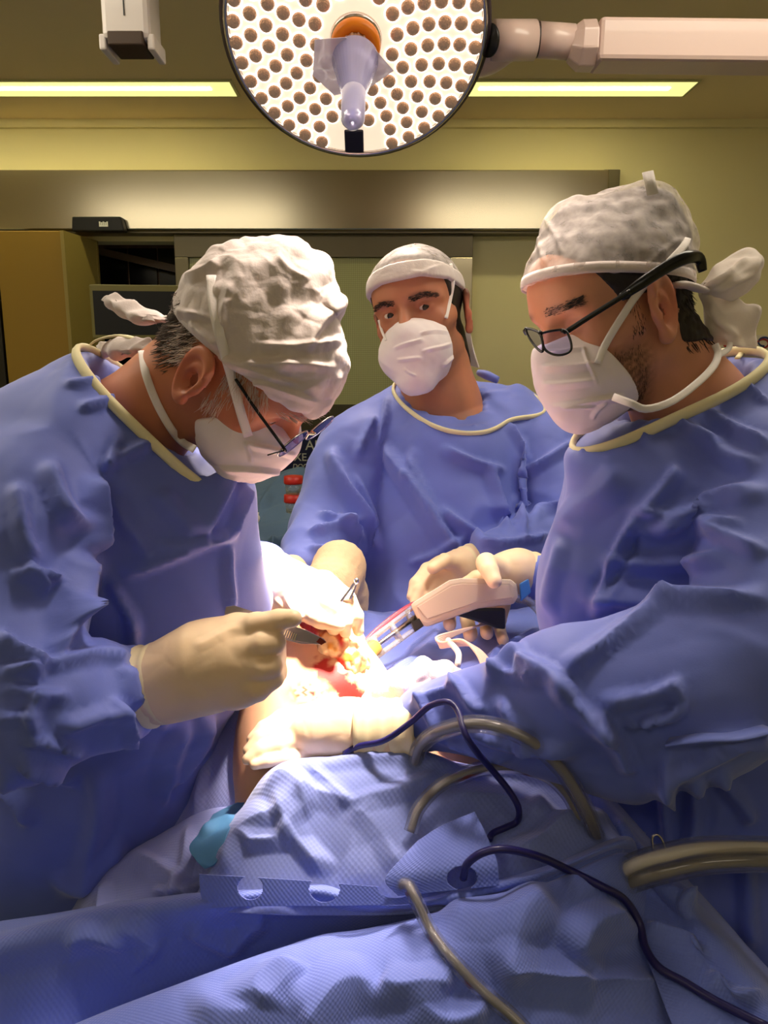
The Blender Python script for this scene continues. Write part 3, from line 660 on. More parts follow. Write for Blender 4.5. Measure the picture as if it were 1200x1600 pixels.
def glove(name, wrist, palm, fingers, parent, m=m_glove, h=.0018, cuff=None, kf=.0022, kp=.009, crumple=((.03, .0012, 3),), fl=None, kpalm=.02, extra=()):
    """gloved hand grown from pixel-and-depth joints: palm chain, then each finger its own tapering chain"""
    allp = [p for c in [wrist + palm] + fingers for p in c]
    pal = union(chain(wrist + palm) if len(wrist + palm) > 1 else [], kpalm) if not extra else union(chain(wrist + palm) + list(extra), kpalm)
    fin = [union(chain(c), .003) for c in fingers]
    def f(Q):
        d = fin[0](Q)
        for g in fin[1:]: d = smin(d, g(Q), kf)
        return smin(d, pal(Q), kp)
    lo, hi = bounds([P(*p[:3]) for p in allp], max(p[3] * p[2] / F for p in allp) + .012)
    o, b, mm = sdf_part(name, f, lo, hi, h, m, parent, 2, fl, crumple)
    if cuff:
        mb = MB(); pts = [P(*p[:3]) for p in cuff[0]]; rr = [p[3] * p[2] / F for p in cuff[0]]
        ax = pts[-1] - pts[0]; L = np.linalg.norm(ax); prof = []
        for k in range(13):
            t = k / 12; r = np.interp(t, np.linspace(0, 1, len(rr)), rr) + .0024 + .0012 * math.sin(k * 2.1); prof.append((r, t * L))
        mb.rev([(prof[0][0] - .003, .004), (prof[0][0] + .0015, -.001), (prof[0][0] + .002, .002)] + prof[1:], pts[0], ax, 40); mb.build('cuff', m_glove_cuff, o, True)
    return o, b
# ------------------------------------------------------------------ surgeon on the left, bending over the field
SL = thing('person', 'surgeon bending down at the left in a puffed white cap, holding forceps', 'person', PZ(110, 1100, 0) * np.array([0, 0, 0]) + np.array([-.38, .92, 0]))
dL = .76; aL = math.radians(51); yw = math.radians(6)
fL = np.array([math.cos(aL) * math.cos(yw), -math.sin(yw), -math.sin(aL)]); rl_ = math.radians(24); uL = np.array([math.sin(aL), 0, math.cos(aL)]) * math.cos(rl_) + np.array([0, -1, 0]) * math.sin(rl_)
earL = P(303, 590, dL)
hl = Head(earL, fL, uL, 0.93, .76, .0); hl.o = earL - hl.R @ np.array([.002, -.082, 0]) * .93
hl.sdf(P(185, 690, .89), .058, eyes_open=False)
def exL(x, y, z, g, mix, V):
    mix(g(.03, .06, -.07, .05), (168, 118, 95), .35); mix(g(.07, .05, .005, .022), (170, 95, 75), .35); mix(g(.095, .03, .03, .02), (140, 80, 60), .3)
hl.build(SL, skin_paint((196, 122, 86), exL))
hl.eyes(SL, hl.R @ np.array([1, 0, -.4]))
# cap: tall and puffed, its band runs from the brow over the ear to the knot
pr, pm, pb = hl.w(.115, 0, .046), hl.w(.0, -.085, .042), hl.w(-.085, 0, -.008); ncap = np.cross(pm - pr, pb - pr); ncap /= np.linalg.norm(ncap)
if ncap @ uL > 0: ncap = -ncap
puff = [pc((395, 480, .8, 88), (440, 470, .8, 86)), pc((365, 445, .8, 52), (450, 430, .8, 44)), pc((480, 450, .78, 40), (500, 468, .78, 24)), pc((468, 535, .78, 64), (474, 560, .78, 56)), pc((325, 470, .82, 48), (300, 490, .83, 34)), pc((372, 418, .8, 26), (380, 410, .8, 16)), pc((430, 408, .8, 22), (440, 402, .8, 14)), pc((485, 425, .79, 24), (496, 420, .79, 14)), pc((522, 474, .77, 18), (530, 470, .77, 9))]
capL, capL_bvh, _ = hl.shell('cap', puff, [plane(pr, ncap)], .005, m_cap, SL, h=.0027, k=.012, crumple=((.05, .006, 2), (.022, .0025, 5)), wav=((.03, .0015, 3),), box=[P(240, 380, .7), P(560, 660, .7), P(240, 380, .95), P(560, 660, .95)], pad=.01,
    sub=1, ridge=((.09, .004, 3), (.045, .0025, 9)), fl=[(530, 470, 480, 545, 10, 26, 4), (335, 555, 470, 600, 6, 18, 3), (345, 580, 500, 628, 5, 12, 2.5), (365, 560, 520, 575, 8, 14, 3), (300, 500, 340, 545, 6, 12, 3), (290, 440, 340, 405, 8, 14, 3), (275, 480, 330, 500, 6, 12, 2.5), (400, 540, 540, 530, 8, 16, 2.5), (360, 440, 350, 520, 8, 14, 2.5), (430, 400, 480, 440, 10, 18, 3)])
band('cap_hem', sdf_part.f, (pr + pb) / 2, ncap, hl.R[:, 0], -20, 178, .006, .0016, m_cap, SL, .2, shift=-.004)
# mask volume under the nose and chin
def maskvol(h, pts, r, name, person, planes, off=.0045, fl=None, extra=()):
    ex = [cone(h.w(*a), h.w(*b), ra * h.sc, rb * h.sc) for a, b, ra, rb in pts]
    ex = [ell(h.w(.048, 0, -.052), np.array([.064, .0655, .066]) * h.sc, h.R)] + ex
    return h.shell(name, ex + list(extra), planes, off, m_mask, person, h=.0024, k=.026, fl=fl, kk=.0015, it=1, base=False, sub=1, wav=((.02, .0004, 9),), box=[h.w(x, y, z) for x in (.01, .15) for y in (-.1, .1) for z in (-.15, .06)], pad=.012)
mk_front = [((.102, 0, -.03), (.095, 0, -.085), .026, .028), ((.08, .026, -.06), (.08, -.026, -.06), .034, .034)]
def edge(h, a, b, c):   # plane through three local points, keeps the side where x grows
    A, B, C_ = h.w(*a), h.w(*b), h.w(*c); n = np.cross(B - A, C_ - A)
    if n @ h.R[:, 0] > 0: n = -n
    return plane(A, n)
maskL, maskL_bvh, _ = maskvol(hl, mk_front, 0, 'mask', SL, [edge(hl, (.062, .06, -.01), (.035, .06, -.075), (.048, -.06, -.02)), plane(hl.w(.122, 0, -.005), hl.R @ np.array([.25, 0, 1.])), edge(hl, (.03, .08, -.07), (.03, -.08, -.07), (.06, 0, -.12))],
    fl=[(385, 690, 462, 712, 4, 10, 2.5), (340, 728, 450, 738, 3, 14, 3), (300, 715, 380, 752, 4, 12, 3), (385, 690, 392, 725, 4, 5, 1.5), (335, 748, 420, 756, 3, 9, 2)])
def seam(name, bvhs, pix, hw, ht, m, parent, off=.003, dflt=.86, n=30):
    """a bound edge laid where cloth and skin meet"""
    return ribbon(name, bvhs, pix, hw, m, parent, off, ht, dflt, n)
def ribbon(name, bvhs, pix, hw, m, parent, off=.0015, th=.0007, dflt=.8, n=26):
    """a flat tie laid on whatever surface lies under it"""
    pts = []
    for p in pix:
        if len(p) == 3: pts.append(P(*p)); continue
        c = [onto(b, p[0], p[1], off, None) if b.ray_cast(Vector(CAM), Vector(ray(*p)).normalized())[0] is not None else None for b in bvhs]; c = [q for q in c if q is not None]
        pts.append(min(c, key=lambda q: np.linalg.norm(q - CAM)) if c else P(p[0], p[1], dflt))
    pts = spline(pts, n); up = (CAM - pts) / np.linalg.norm(CAM - pts, axis=1, keepdims=True)
    return MB().tube(pts, 1, 8, flat=(hw, th), up=up).build(name, m, parent, True)
bv = [hl.bvh, capL_bvh, maskL_bvh]
ribbon('upper_tie', bv, [(330, 430), (334, 480), (345, 530), (362, 590), (375, 640), (388, 682)], .0052, m_tie, SL, .003, dflt=.72)
ribbon('lower_tie', bv, [(222, 548), (228, 585), (245, 630), (266, 668), (284, 690), (304, 702)], .0045, m_tie, SL, .005, dflt=.78)
# knot of the cap, its tail and the tie bundle on the collar
def cloth_tail(name, rows, m, parent, th=.006, **k): return sheet(name, [[P(*p) for p in r] for r in rows], m, parent, (40, 26), th, **k)
cloth_tail('cap_tail', [[(268, 497, .86), (265, 502, .85), (262, 508, .86)], [(230, 480, .86), (225, 495, .83), (228, 508, .86)], [(195, 466, .88), (195, 488, .85), (212, 509, .87)], [(168, 458, .9), (172, 472, .87), (190, 495, .88)], [(162, 470, .91), (164, 474, .9), (170, 482, .9)]], m_cap, SL, wav=((.03, .003, 4),), crumple=((.02, .002, 6),))
MB().tube([P(270, 500, .85), P(285, 492, .83), P(300, 480, .81)], [.008, .014, .01], 10, n=8).build('cap_knot', m_cap, SL, True)
cloth_tail('mask_tie_bundle', [[(236, 530, .86), (238, 545, .84), (236, 556, .86)], [(205, 525, .88), (205, 545, .86), (205, 556, .88)], [(175, 530, .9), (172, 548, .88), (178, 560, .9)], [(150, 540, .93), (152, 550, .92), (158, 560, .92)]], m_cap, SL, wav=((.03, .003, 8),), crumple=((.02, .002, 2),))
# hair behind and above the ear
def hair_region(h, name, m, person, cond, n, L, r, dirf, curl=.35, jit=.0009):
    V, Fc = h.mesh; q = h.loc(V); ok = np.argwhere(cond(q[:, 0], q[:, 1], q[:, 2]))[:, 0]; N = normals(V, Fc)
    pick = RNG.choice(ok, n); ro = V[pick] - N[pick] * .0005 + RNG.randn(n, 3) * jit; d = np.array([h.R @ np.array(dirf(*h.loc(v))) for v in ro]) + N[pick] * .12
    return strands(name, ro, d, L, r, m, person, curl)
m_hairL = mat('grey_hair', (92, 74, 62), .6, var=(90, .5)); m_hairW = mat('white_hair', (215, 195, 180), .6)
capband = lambda x: .037 + .05 * (x - .02)
hair_region(hl, 'hair', m_hairL, SL, lambda x, y, z: (y < -.01) & (x < -.028) & (z > -.04 - .2 * (x + .03)) & (z < .04), 1100, .013, .0006, lambda x, y, z: (-.35, 0, -1))
hair_region(hl, 'sideburn', m_hairW, SL, lambda x, y, z: (y < -.05) & (x > .022) & (x < .042) & (z > -.02) & (z < .05), 150, .016, .00035, lambda x, y, z: (.25, 0, -1))
hair_region(hl, 'temple_hair', m_hairW, SL, lambda x, y, z: (y < -.045) & (x > .02) & (x < .07) & (z > .03) & (z < .055), 110, .02, .0003, lambda x, y, z: (.5, 0, -.6))
hair_region(hl, 'white_nape_hair', m_hairW, SL, lambda x, y, z: (y < -.05) & (x < -.02) & (x > -.05) & (z > -.02) & (z < .04), 160, .02, .0004, lambda x, y, z: (-.5, 0, -1))
hair_region(hl, 'eyebrow', m_hairW, SL, lambda x, y, z: (abs(abs(y) - .032) < .022) & (x > .07) & (abs(z - .036) < .006), 120, .01, .0004, lambda x, y, z: (.3, 0, .2))
# half-rim spectacles slipped down the nose
gl = MB().tube([onto(hl.bvh, 368, 592, .004), onto(hl.bvh, 400, 640, .008, .75), P(438, 692, .755), P(446, 704, .76)], .0021, 8, flat=(1.5, .8), n=16).build('spectacles', m_frame, SL, True)
gy_ = hl.R[:, 1]; cN = P(458, 692, .785); cF = cN + gy_ * .062; gn = hl.R @ np.array([1, 0, .12]); gy = hl.R[:, 1]; gz = np.cross(gn, gy); gz /= np.linalg.norm(gz)
for nm, c in (('near', cN), ('far', cF)):
    loop = [c + gy * math.cos(t) * .026 + gz * math.sin(t) * (.015 if math.sin(t) > 0 else .017) for t in np.linspace(0, 2 * math.pi, 37)]
    MB().tube(loop, .0009, 6).build('rim', m_metal, gl, True); MB().prism([p for p in loop[:-1]], gn * .0014).build('lens', m_lensg, gl)
MB().tube([cN + gy * .026 + gz * .004, (cN + cF) / 2 + gn * .006 + gz * .008, cF - gy * .026 + gz * .004], .0012, 6, n=9).build('bridge', m_metal, gl, True)
MB().tube([P(446, 704, .76), cN - gy * .025], .0016, 6).build('hinge', m_metal, gl, True)
MB().tube([P(446, 704, .76), P(432, 707, .745), P(418, 711, .74)], .0008, 5).build('retainer_wire', m_frame, gl, True)

# ---- gown
G = [pc((220, 780, .9, 150), (200, 980, .92, 172)), pc((200, 980, .92, 172), (110, 1250, .97, 150)), pc((110, 1250, .97, 150), (-60, 1500, 1.02, 165)), pc((-60, 1500, 1.02, 165), (-90, 1900, 1.1, 200)), pc((130, 690, .89, 116), (215, 790, .88, 120)), pc((55, 715, .86, 95), (30, 800, .80, 118)),
     pc((300, 800, .88, 82), (306, 940, .89, 82)), pc((300, 940, .89, 80), (195, 1165, .94, 128)), pc((200, 640, .9, 46), (150, 620, .9, 50))]
arm = union([pc((38, 800, .78, 112), (-10, 1030, .70, 105)), pc((-10, 1040, .69, 104), (60, 1110, .68, 84)), pc((60, 1110, .68, 82), (200, 1080, .733, 59))], .02)
far = union([pc((300, 800, 1.0, 80), (330, 900, 1.02, 62)), pc((330, 900, 1.02, 62), (412, 895, 1.0, 38))], .02)
tor = union(G, .05)
nkO = P(216, 628, .89); nkN = np.array([.70, .04, .71]); nkA = P(185, 690, .89); collar = cone(nkA, nkO + nkN * .05, .105, .066); nkS = sph(nkO + nkN * .05, .15)
slv = plane(P(211, 1077, .737), P(250, 1068, .735) - P(205, 1078, .74)); nkH = cone(nkA + (nkO - nkA) * .3, nkO + nkN * .05, .08, .060)
def gownL(Q):
    d = smin(smin(tor(Q), smax(arm(Q), slv(Q), .004), .02), far(Q), .02)
    d = smin(d, collar(Q), .03); d = smax(d, -np.maximum(-plane(nkO, nkN)(Q), nkS(Q)), .003); d = smax(d, -nkH(Q), .004); return smax(d, Q[..., 2] * -1 + .28, .01)
lo, hi = bounds([P(-260, 560, .6), P(460, 560, .6), P(-260, 1200, .62), P(460, 1200, 1.2), P(-200, 560, 1.15)], .02); lo[2] = .26; lo[1] = .52
FL = [  # x0,y0,x1,y1, w_right, w_left, mm
 (380, 690, 315, 850, 10, 46, 9), (165, 740, 385, 690, 18, 8, 0), (160, 745, 140, 870, 8, 34, 12), (140, 870, 95, 990, 10, 40, 12), (235, 690, 160, 745, 10, 22, 7), (190, 680, 170, 740, 8, 16, 5),
 (190, 895, 365, 842, 18, 10, 8), (245, 858, 320, 838, 8, 12, 5), (365, 842, 385, 760, 12, 8, 6), (362, 850, 355, 960, 10, 14, 5), (180, 905, 210, 1000, 14, 12, 7), (210, 960, 218, 1060, 12, 16, 6),
 (120, 940, 85, 1030, 10, 26, 10), (40, 880, 85, 915, 12, 26, 10), (20, 890, 75, 925, 6, 20, 6), (60, 730, 130, 830, 26, 20, 9), (15, 760, 60, 880, 20, 26, 8), (100, 600, 185, 590, 12, 8, 4), (125, 640, 215, 610, 16, 8, 5),
 (0, 985, 70, 1050, 12, 30, 10), (5, 1040, 70, 1060, 8, 20, 7), (60, 1040, 205, 1028, 18, 12, 6), (50, 1150, 60, 1080, 12, 20, 8), (90, 1130, 190, 1120, 14, 18, 8), (190, 1040, 215, 1110, 9, 14, 7), (180, 1090, 200, 1170, 12, 12, 8), (10, 1080, 110, 1085, 14, 14, 5), (30, 1160, 130, 1170, 12, 12, 6), (0, 1130, 60, 1110, 10, 10, 5),
 (235, 1130, 270, 1080, 10, 26, 6), (290, 1120, 250, 1260, 14, 26, 7), (330, 1110, 270, 1230, 12, 26, 8), (120, 1230, 30, 1180, 14, 20, 7), (0, 1210, 50, 1290, 16, 20, 9), (80, 1380, 200, 1320, 20, 30, 8), (150, 1200, 130, 1400, 30, 24, 8),
 (260, 760, 290, 850, 22, 26, 5), (180, 770, 230, 880, 22, 18, 4)]
gl_o, gownL_bvh, _ = sdf_part('gown', gownL, lo, hi, .0085, m_gown, SL, 2, FL, ((.13, .006, 3),), ((.2, .005, 2),), sub=1, ridge=((.3, .012, 4), (.13, .006, 6)))
bind = [(133, 546), (150, 562), (176, 590), (208, 628), (240, 662), (270, 690), (300, 712)]
band('collar_binding', gownL, nkO, nkN, (0, -1, 0), -150, 150, .006, .0035, m_cream, SL, .16, .004, .001)
MB().tube([P(133, 548, .9), P(150, 532, .9), P(185, 524, .9), P(215, 530, .88)], .0022, 6, n=14, flat=(2.4, .6)).build('collar_tie', m_cream, SL, True)
MB().tube([P(140, 540, .9), P(128, 538, .9), P(124, 545, .9), P(136, 546, .9)], .0012, 6, n=12).build('tie_loop', m_cream, SL, True)
for sy, nm in ((-.12, 'a'), (.12, 'b')):
    b = np.array([-.42 + sy * .2, .95 + sy, 0]); MB().tube([b + [0, 0, .06], b + [0, 0, .4]], .07, 14).build('trouser_leg', m_gown, SL, True); MB().box(b + [.04, 0, .04], (.13, .05, .04), bev=.02).build('clog', m_frame, SL)

# ---- right glove, index finger laid along the forceps
gR, gR_bvh = glove('glove', [(215, 1074, .745, 54), (258, 1066, .74, 56)], [(320, 1042, .735, 66), (372, 1030, .73, 60), (388, 1030, .728, 55)],
  [[(375, 988, .725, 30), (400, 978, .71, 21), (435, 970, .70, 17), (458, 966, .695, 14)],
   [(380, 1012, .715, 24), (412, 1006, .698, 20), (428, 1004, .698, 18), (426, 1006, .73, 15)],
   [(380, 1048, .712, 24), (408, 1044, .696, 19), (424, 1041, .697, 17), (422, 1042, .73, 15)],
   [(370, 1084, .715, 24), (402, 1077, .70, 19), (428, 1060, .705, 15), (436, 1052, .72, 12)],
   [(330, 1000, .75, 24), (375, 985, .755, 18), (420, 980, .74, 14)]], SL,
  fl=[(300, 1005, 380, 985, 12, 12, .8)], cuff=[[(204, 1079, .7435, 63), (240, 1070, .742, 59), (285, 1058, .738, 60)]])
# ---- left glove, hard under the lamp
gLf, gLf_bvh = glove('glove', [(392, 885, 1.0, 34), (425, 905, .97, 38)], [(460, 925, .95, 39), (495, 932, .94, 37)],
  [[(505, 915, .93, 24), (540, 935, .915, 15), (556, 962, .91, 12), (560, 985, .915, 9)],
   [(500, 932, .925, 22), (528, 950, .905, 14), (538, 972, .90, 12), (540, 988, .905, 9)],
   [(490, 948, .925, 20), (512, 962, .91, 13), (520, 978, .905, 11), (522, 986, .915, 9)],
   [(470, 950, .92, 18), (500, 968, .89, 14), (530, 976, .885, 10)],
   [(475, 945, .95, 20), (495, 965, .945, 13), (505, 985, .94, 10)]], SL, h=.002, crumple=((.02, .0018, 3),),
  fl=[(430, 935, 455, 965, 5, 6, 2), (445, 930, 475, 970, 5, 6, 2), (415, 920, 430, 960, 5, 6, 2)])
# ------------------------------------------------------------------ surgeon on the right in black glasses
SR = thing('person', 'surgeon at the right in black rimmed glasses and a see-through cap, looking down', 'person', (.42, .95, 0))
dR = .78; a_ = math.radians(19); y_ = math.radians(17)
fR = np.array([-math.cos(a_) * math.cos(y_), -math.sin(y_), -math.sin(a_)]); uR = np.array([-math.sin(a_), 0, math.cos(a_)])
earR = P(1036, 480, dR); hr_ = Head(earR, fR, uR, .92, .86, .002); hr_.o = earR - hr_.R @ np.array([.004, .084, 0]) * .92
hr_.sdf(P(1085, 650, .9), .058, eyes_open=False)
def exR(x, y, z, g, mix, V):
    n = wave(V, .006, 3) * .25 + wave(V, .0025, 5) * .2
    beard = np.clip((-.022 - z) / .02, 0, 1) * np.clip((.09 - x) / .03, 0, 1) * np.clip((x - .008) / .02, 0, 1) * np.clip((z + .12) / .02, 0, 1)
    mix(beard * (.75 + n), (70, 48, 38), .8); mix(np.clip((z - .012) / .02, 0, 1) * np.clip((.045 - x) / .02, 0, 1) * np.clip((x - .018) / .006, 0, 1), (60, 42, 34), .7)
    mix(g(.085, .03, .005, .02), (165, 100, 80), .35); mix(np.exp(-((np.abs(y) - .034) / .017) ** 2 - ((z - .037) / .0045) ** 2) * (x > .05), (60, 40, 32), .75)
hr_.build(SR, skin_paint((204, 142, 110), exR)); hr_.eyes(SR, hr_.R @ np.array([1, .15, -.55]))
prR, pbR = hr_.w(.12, 0, .082), hr_.w(-.075, 0, .012); nR = np.cross(pbR - prR, hr_.R[:, 1]); nR = -nR if nR @ uR > 0 else nR; nR /= np.linalg.norm(nR)
m_hairD = mat('dark_hair', (34, 24, 20), .55, var=(120, .6))
# cropped hair under the see-through cap
hair_sh = plane(hr_.w(.072, 0, .08), hr_.R @ np.array([.9, 0, -.45]))
hr_.shell('hair', [pc((905, 370, .86, 51), (1000, 367, .865, 66)), pc((1000, 367, .865, 66), (1028, 390, .865, 49))], [plane(hr_.w(0, 0, .02), hr_.R @ np.array([0, 0, -1.])), hair_sh], .0025, mat('hair_under_cap', (36, 28, 28), .7, var=(70, .5), bump=(200, .6, .002)), SR, h=.0035)
hr_.shell('nape_hair', [], [plane(hr_.w(-.03, 0, 0), hr_.R @ np.array([1., 0, .12])), plane(hr_.w(0, 0, -.048), hr_.R @ np.array([.25, 0, -1.])), plane(hr_.w(0, 0, .05), hr_.R @ np.array([0, 0, 1.]))], .0035, m_hairD, SR, h=.003, wav=((.012, .0008, 3),))
hair_region(hr_, 'nape_strand', m_hairD, SR, lambda x, y, z: (x < -.028) & (z > -.058) & (z < .03) & (y > -.05), 500, .011, .0006, lambda x, y, z: (-.3, 0, -1))
hair_region(hr_, 'sideburn', m_hairD, SR, lambda x, y, z: (y > .04) & (x > .022) & (x < .038) & (z > -.02) & (z < .045), 220, .005, .00025, lambda x, y, z: (.2, 0, -1))
hair_region(hr_, 'stubble', m_hairD, SR, lambda x, y, z: (y > .02) & (x > .026) & (x < .07) & (z > -.1) & (z < -.03), 700, .004, .0002, lambda x, y, z: (.3, 0, -1))
hair_region(hr_, 'eyebrow', m_hairD, SR, lambda x, y, z: (abs(y - .034) < .022) & (x > .06) & (abs(z - .037) < .0045), 620, .006, .00026, lambda x, y, z: (-.5, .6, .05), .12, .0006)
mc = NT('see_through_cap'); tcc = mc.n('ShaderNodeTexCoord'); nz = mc.n('ShaderNodeTexNoise', Scale=70.0, Detail=5.0); mc.l(tcc.outputs['Object'], nz.inputs['Vector'])
mrr = mc.n('ShaderNodeMapRange'); mrr.inputs[1].default_value = .3; mrr.inputs[2].default_value = .7; mrr.inputs[3].default_value = .24; mrr.inputs[4].default_value = .56; mc.l(nz.outputs[0], mrr.inputs[0]); mc.l(mrr.outputs[0], mc.b.inputs['Alpha'])
mc.b.inputs['Base Color'].default_value = (*lin((236, 224, 220)), 1); mc.b.inputs['Roughness'].default_value = .9; mc.b.inputs['Specular IOR Level'].default_value = .08; m_thin = mc.m
m_film = mat('thin_nonwoven', (236, 224, 216), .85, alpha=.72, bump=(200, .3, .001))
capR, capR_bvh, _ = hr_.shell('cap', [pc((900, 368, .85, 56), (1000, 366, .86, 70)), pc((1000, 366, .86, 70), (1030, 390, .86, 52))], [plane(prR, nR)], .0065, m_thin, SR, h=.0027, k=.02, crumple=((.03, .0025, 2),), wav=((.025, .0012, 3),),
    fl=[(835, 350, 855, 420, 5, 5, 1.5), (850, 335, 880, 400, 5, 5, 1.5), (1000, 420, 1070, 370, 5, 6, 2), (1020, 430, 1075, 400, 5, 6, 2)])
def rim_band(h, bvh, pix, hw, name, person, m, off=.0025): return ribbon(name, [bvh], pix, hw, m, person, off, .001, n=40)
band('cap_hem', sdf_part.f, (prR + pbR) / 2, nR, hr_.R[:, 0], -178, 60, .006, .0014, m_cap, SR, .2, shift=-.004)
bvR = [hr_.bvh, capR_bvh]
MB().tube([onto(capR_bvh, 1040, 448, .003), P(1070, 445, .79), P(1094, 452, .82)], 1, 10, flat=(.011, .004), n=12).build('cap_tail_band', m_cap, SR, True)
cloth_tail('cap_bow', [[(1094, 444, .83), (1097, 452, .82), (1096, 462, .83)], [(1120, 415, .84), (1125, 440, .81), (1125, 465, .83)], [(1152, 394, .86), (1160, 425, .82), (1150, 470, .84)], [(1178, 387, .87), (1187, 410, .84), (1183, 440, .86)], [(1190, 400, .88), (1191, 410, .87), (1188, 425, .88)]], m_film, SR, th=.008, wav=((.03, .002, 4),), fl=[(1100, 450, 1170, 405, 6, 6, 3), (1110, 455, 1180, 430, 6, 6, 2)])
cloth_tail('cap_tail', [[(1094, 455, .84), (1110, 460, .83), (1130, 462, .84)], [(1098, 490, .85), (1130, 490, .83), (1160, 472, .85)], [(1104, 520, .86), (1140, 520, .84), (1186, 482, .86)], [(1110, 542, .87), (1145, 540, .85), (1180, 545, .87)]], m_film, SR, th=.004, wav=((.03, .003, 7),), fl=[(1110, 480, 1150, 530, 8, 8, 2)])
MB().tube([P(1020, 304, .80), P(1012, 268, .80)], 1, 8, flat=(.0065, .0008), up=(0, -1, .2)).build('tie_end', m_tie, SR, True)
# mask
maskR, maskR_bvh, _ = maskvol(hr_, [((.104, 0, -.012), (.104, 0, -.04), .02, .022), ((.1, 0, -.03), (.092, 0, -.095), .022, .031), ((.08, .024, -.06), (.08, -.024, -.06), .034, .034)], 0, 'mask', SR, [edge(hr_, (.072, .06, -.02), (.046, .055, -.085), (.06, -.06, -.02)), plane(hr_.w(.1, 0, .004), hr_.R @ np.array([.05, 0, 1.])), edge(hr_, (.03, .08, -.098), (.03, -.08, -.098), (.08, 0, -.16))],
    fl=[(848, 572, 930, 568, 3, 12, 2.2), (848, 598, 930, 594, 3, 12, 2.4), (860, 632, 975, 618, 3, 12, 2.6), (856, 548, 915, 545, 3, 6, 1.5), (912, 540, 932, 600, 3, 5, 1.5), (925, 655, 945, 625, 5, 6, 2), (880, 635, 930, 632, 4, 6, 2)])
bvR.append(maskR_bvh)
ribbon('upper_tie', bvR, [(934, 568), (945, 540), (970, 498), (1002, 452), (1040, 415), (1068, 385), (1074, 372)], .0042, m_tie, SR, .005, dflt=.76)
ribbon('lower_tie', bvR, [(958, 620, .765), (985, 630, .745), (1010, 639, .75), (1050, 627, .76), (1090, 598, .78), (1115, 572, .80), (1122, 552, .82), (1117, 538, .83)], .0042, m_tie, SR, .004, dflt=.8)
MB().tube([P(1122, 556, .82), P(1138, 545, .84), P(1140, 532, .85), P(1130, 526, .86), P(1118, 530, .86)], 1, 8, flat=(.0035, .0008), up=(0, -1, .3), n=16).build('tie_loop', m_tie, SR, True)
# glasses: temple runs over the cap and hooks down behind
hg = P(884, 519, .752)
gR_ = MB().tube([hg, P(918, 497, .752), P(958, 472, .750), P(985, 455, .748)], 1, 8, flat=(.0028, .0015), up=(0, -1, 0), n=16).build('spectacles', m_frame, SR, True)
MB().tube([P(970, 465, .75), P(1003, 442, .75), P(1045, 415, .755), P(1075, 402, .76), P(1092, 404, .775), P(1098, 424, .78)], [.0035, .0052, .0056, .0058, .0055, .004], 10, flat=(1.15, .5), up=(0, -1, 0), n=30).build('temple_tip', m_frame, gR_, True)
for nm, pl, c in (('near', [(845, 521), (862, 517), (882, 516), (890, 528), (893, 543), (888, 551), (874, 555), (860, 552), (850, 543)], (.752, .746)), ('far', [(822, 513), (833, 515), (843, 521), (848, 535), (848, 549), (841, 546), (831, 534), (824, 522)], (.785, .765))):
    xs = [p[0] for p in pl]; dd = lambda x: np.interp(x, (min(xs), max(xs)), (c[0] + (.012 if nm == 'near' else 0), c[1]))
    L3 = spline([P(x, y, dd(x)) for x, y in pl + pl[:1]], 48); MB().tube(L3, .0013, 6).build('rim', m_frame, gR_, True)
    MB().prism(list(L3[:-1]), np.cross(L3[10] - L3[0], L3[25] - L3[0]) / np.linalg.norm(np.cross(L3[10] - L3[0], L3[25] - L3[0])) * .0012).build('lens', m_lensg, gR_)
MB().tube([P(846, 521, .763), P(844, 519, .765), P(842, 521, .766)], .0022, 6).build('bridge', m_frame, gR_, True)
MB().tube([P(822, 513, .785), P(819, 517, .79), P(822, 522, .80)], .0016, 6).build('far_hinge', m_frame, gR_, True); MB().tube([P(878, 516, .75), hg], .0022, 6).build('hinge', m_frame, gR_, True)

# ---- gown
G = [pc((1080, 740, .93, 150), (1085, 900, .94, 200)), pc((1085, 900, .94, 205), (1110, 1120, .95, 190)), pc((1110, 1120, .95, 185), (1180, 1500, .98, 215)), pc((1180, 1500, .98, 215), (1200, 1900, 1.02, 260)),
     pc((1180, 690, .9, 108), (1060, 770, .89, 118)), pc((1000, 790, .87, 92), (960, 890, .88, 100)), pc((990, 730, .9, 70), (1120, 660, .92, 60)), pc((940, 960, .89, 92), (980, 1060, .92, 110)), pc((935, 720, .86, 34), (990, 770, .86, 60))]
arm = union([pc((1190, 760, .82, 105), (1230, 960, .74, 118)), pc((1230, 1000, .73, 112), (1080, 1075, .72, 108)), pc((1080, 1075, .72, 108), (900, 1085, .75, 92)), pc((900, 1085, .75, 88), (660, 1122, .83, 52)), pc((985, 1190, .74, 66), (1080, 1120, .72, 90)), pc((800, 1130, .78, 50), (940, 1190, .75, 60))], .02)
armf = union([pc((960, 790, 1.0, 70), (985, 930, 1.06, 66)), pc((985, 930, 1.06, 62), (845, 905, 1.12, 34))], .02)
torR = union(G, .05); nkO2 = P(1072, 606, .90); nkN2 = np.array([-.42, -.12, .90]); collar2 = cone(P(1090, 700, .93), nkO2 + nkN2 * .05, .105, .070); nkH2 = cone(P(1084, 690, .92), nkO2 + nkN2 * .05, .085, .067); nkS2 = sph(nkO2 + nkN2 * .05, .17)
def gownR(Q):
    d = smin(smin(torR(Q), arm(Q), .012), armf(Q), .015); d = smin(d, collar2(Q), .03); d = smax(d, -np.maximum(-plane(nkO2, nkN2)(Q), nkS2(Q)), .003); d = smax(d, -nkH2(Q), .004); return smax(d, Q[..., 2] * -1 + .28, .01)
lo, hi = bounds([P(600, 560, .65), P(600, 1200, .65), P(1420, 560, .6), P(1420, 1200, .62), P(1200, 560, 1.2), P(1420, 1100, 1.2)], .0); lo[2] = .26; lo[1] = .54
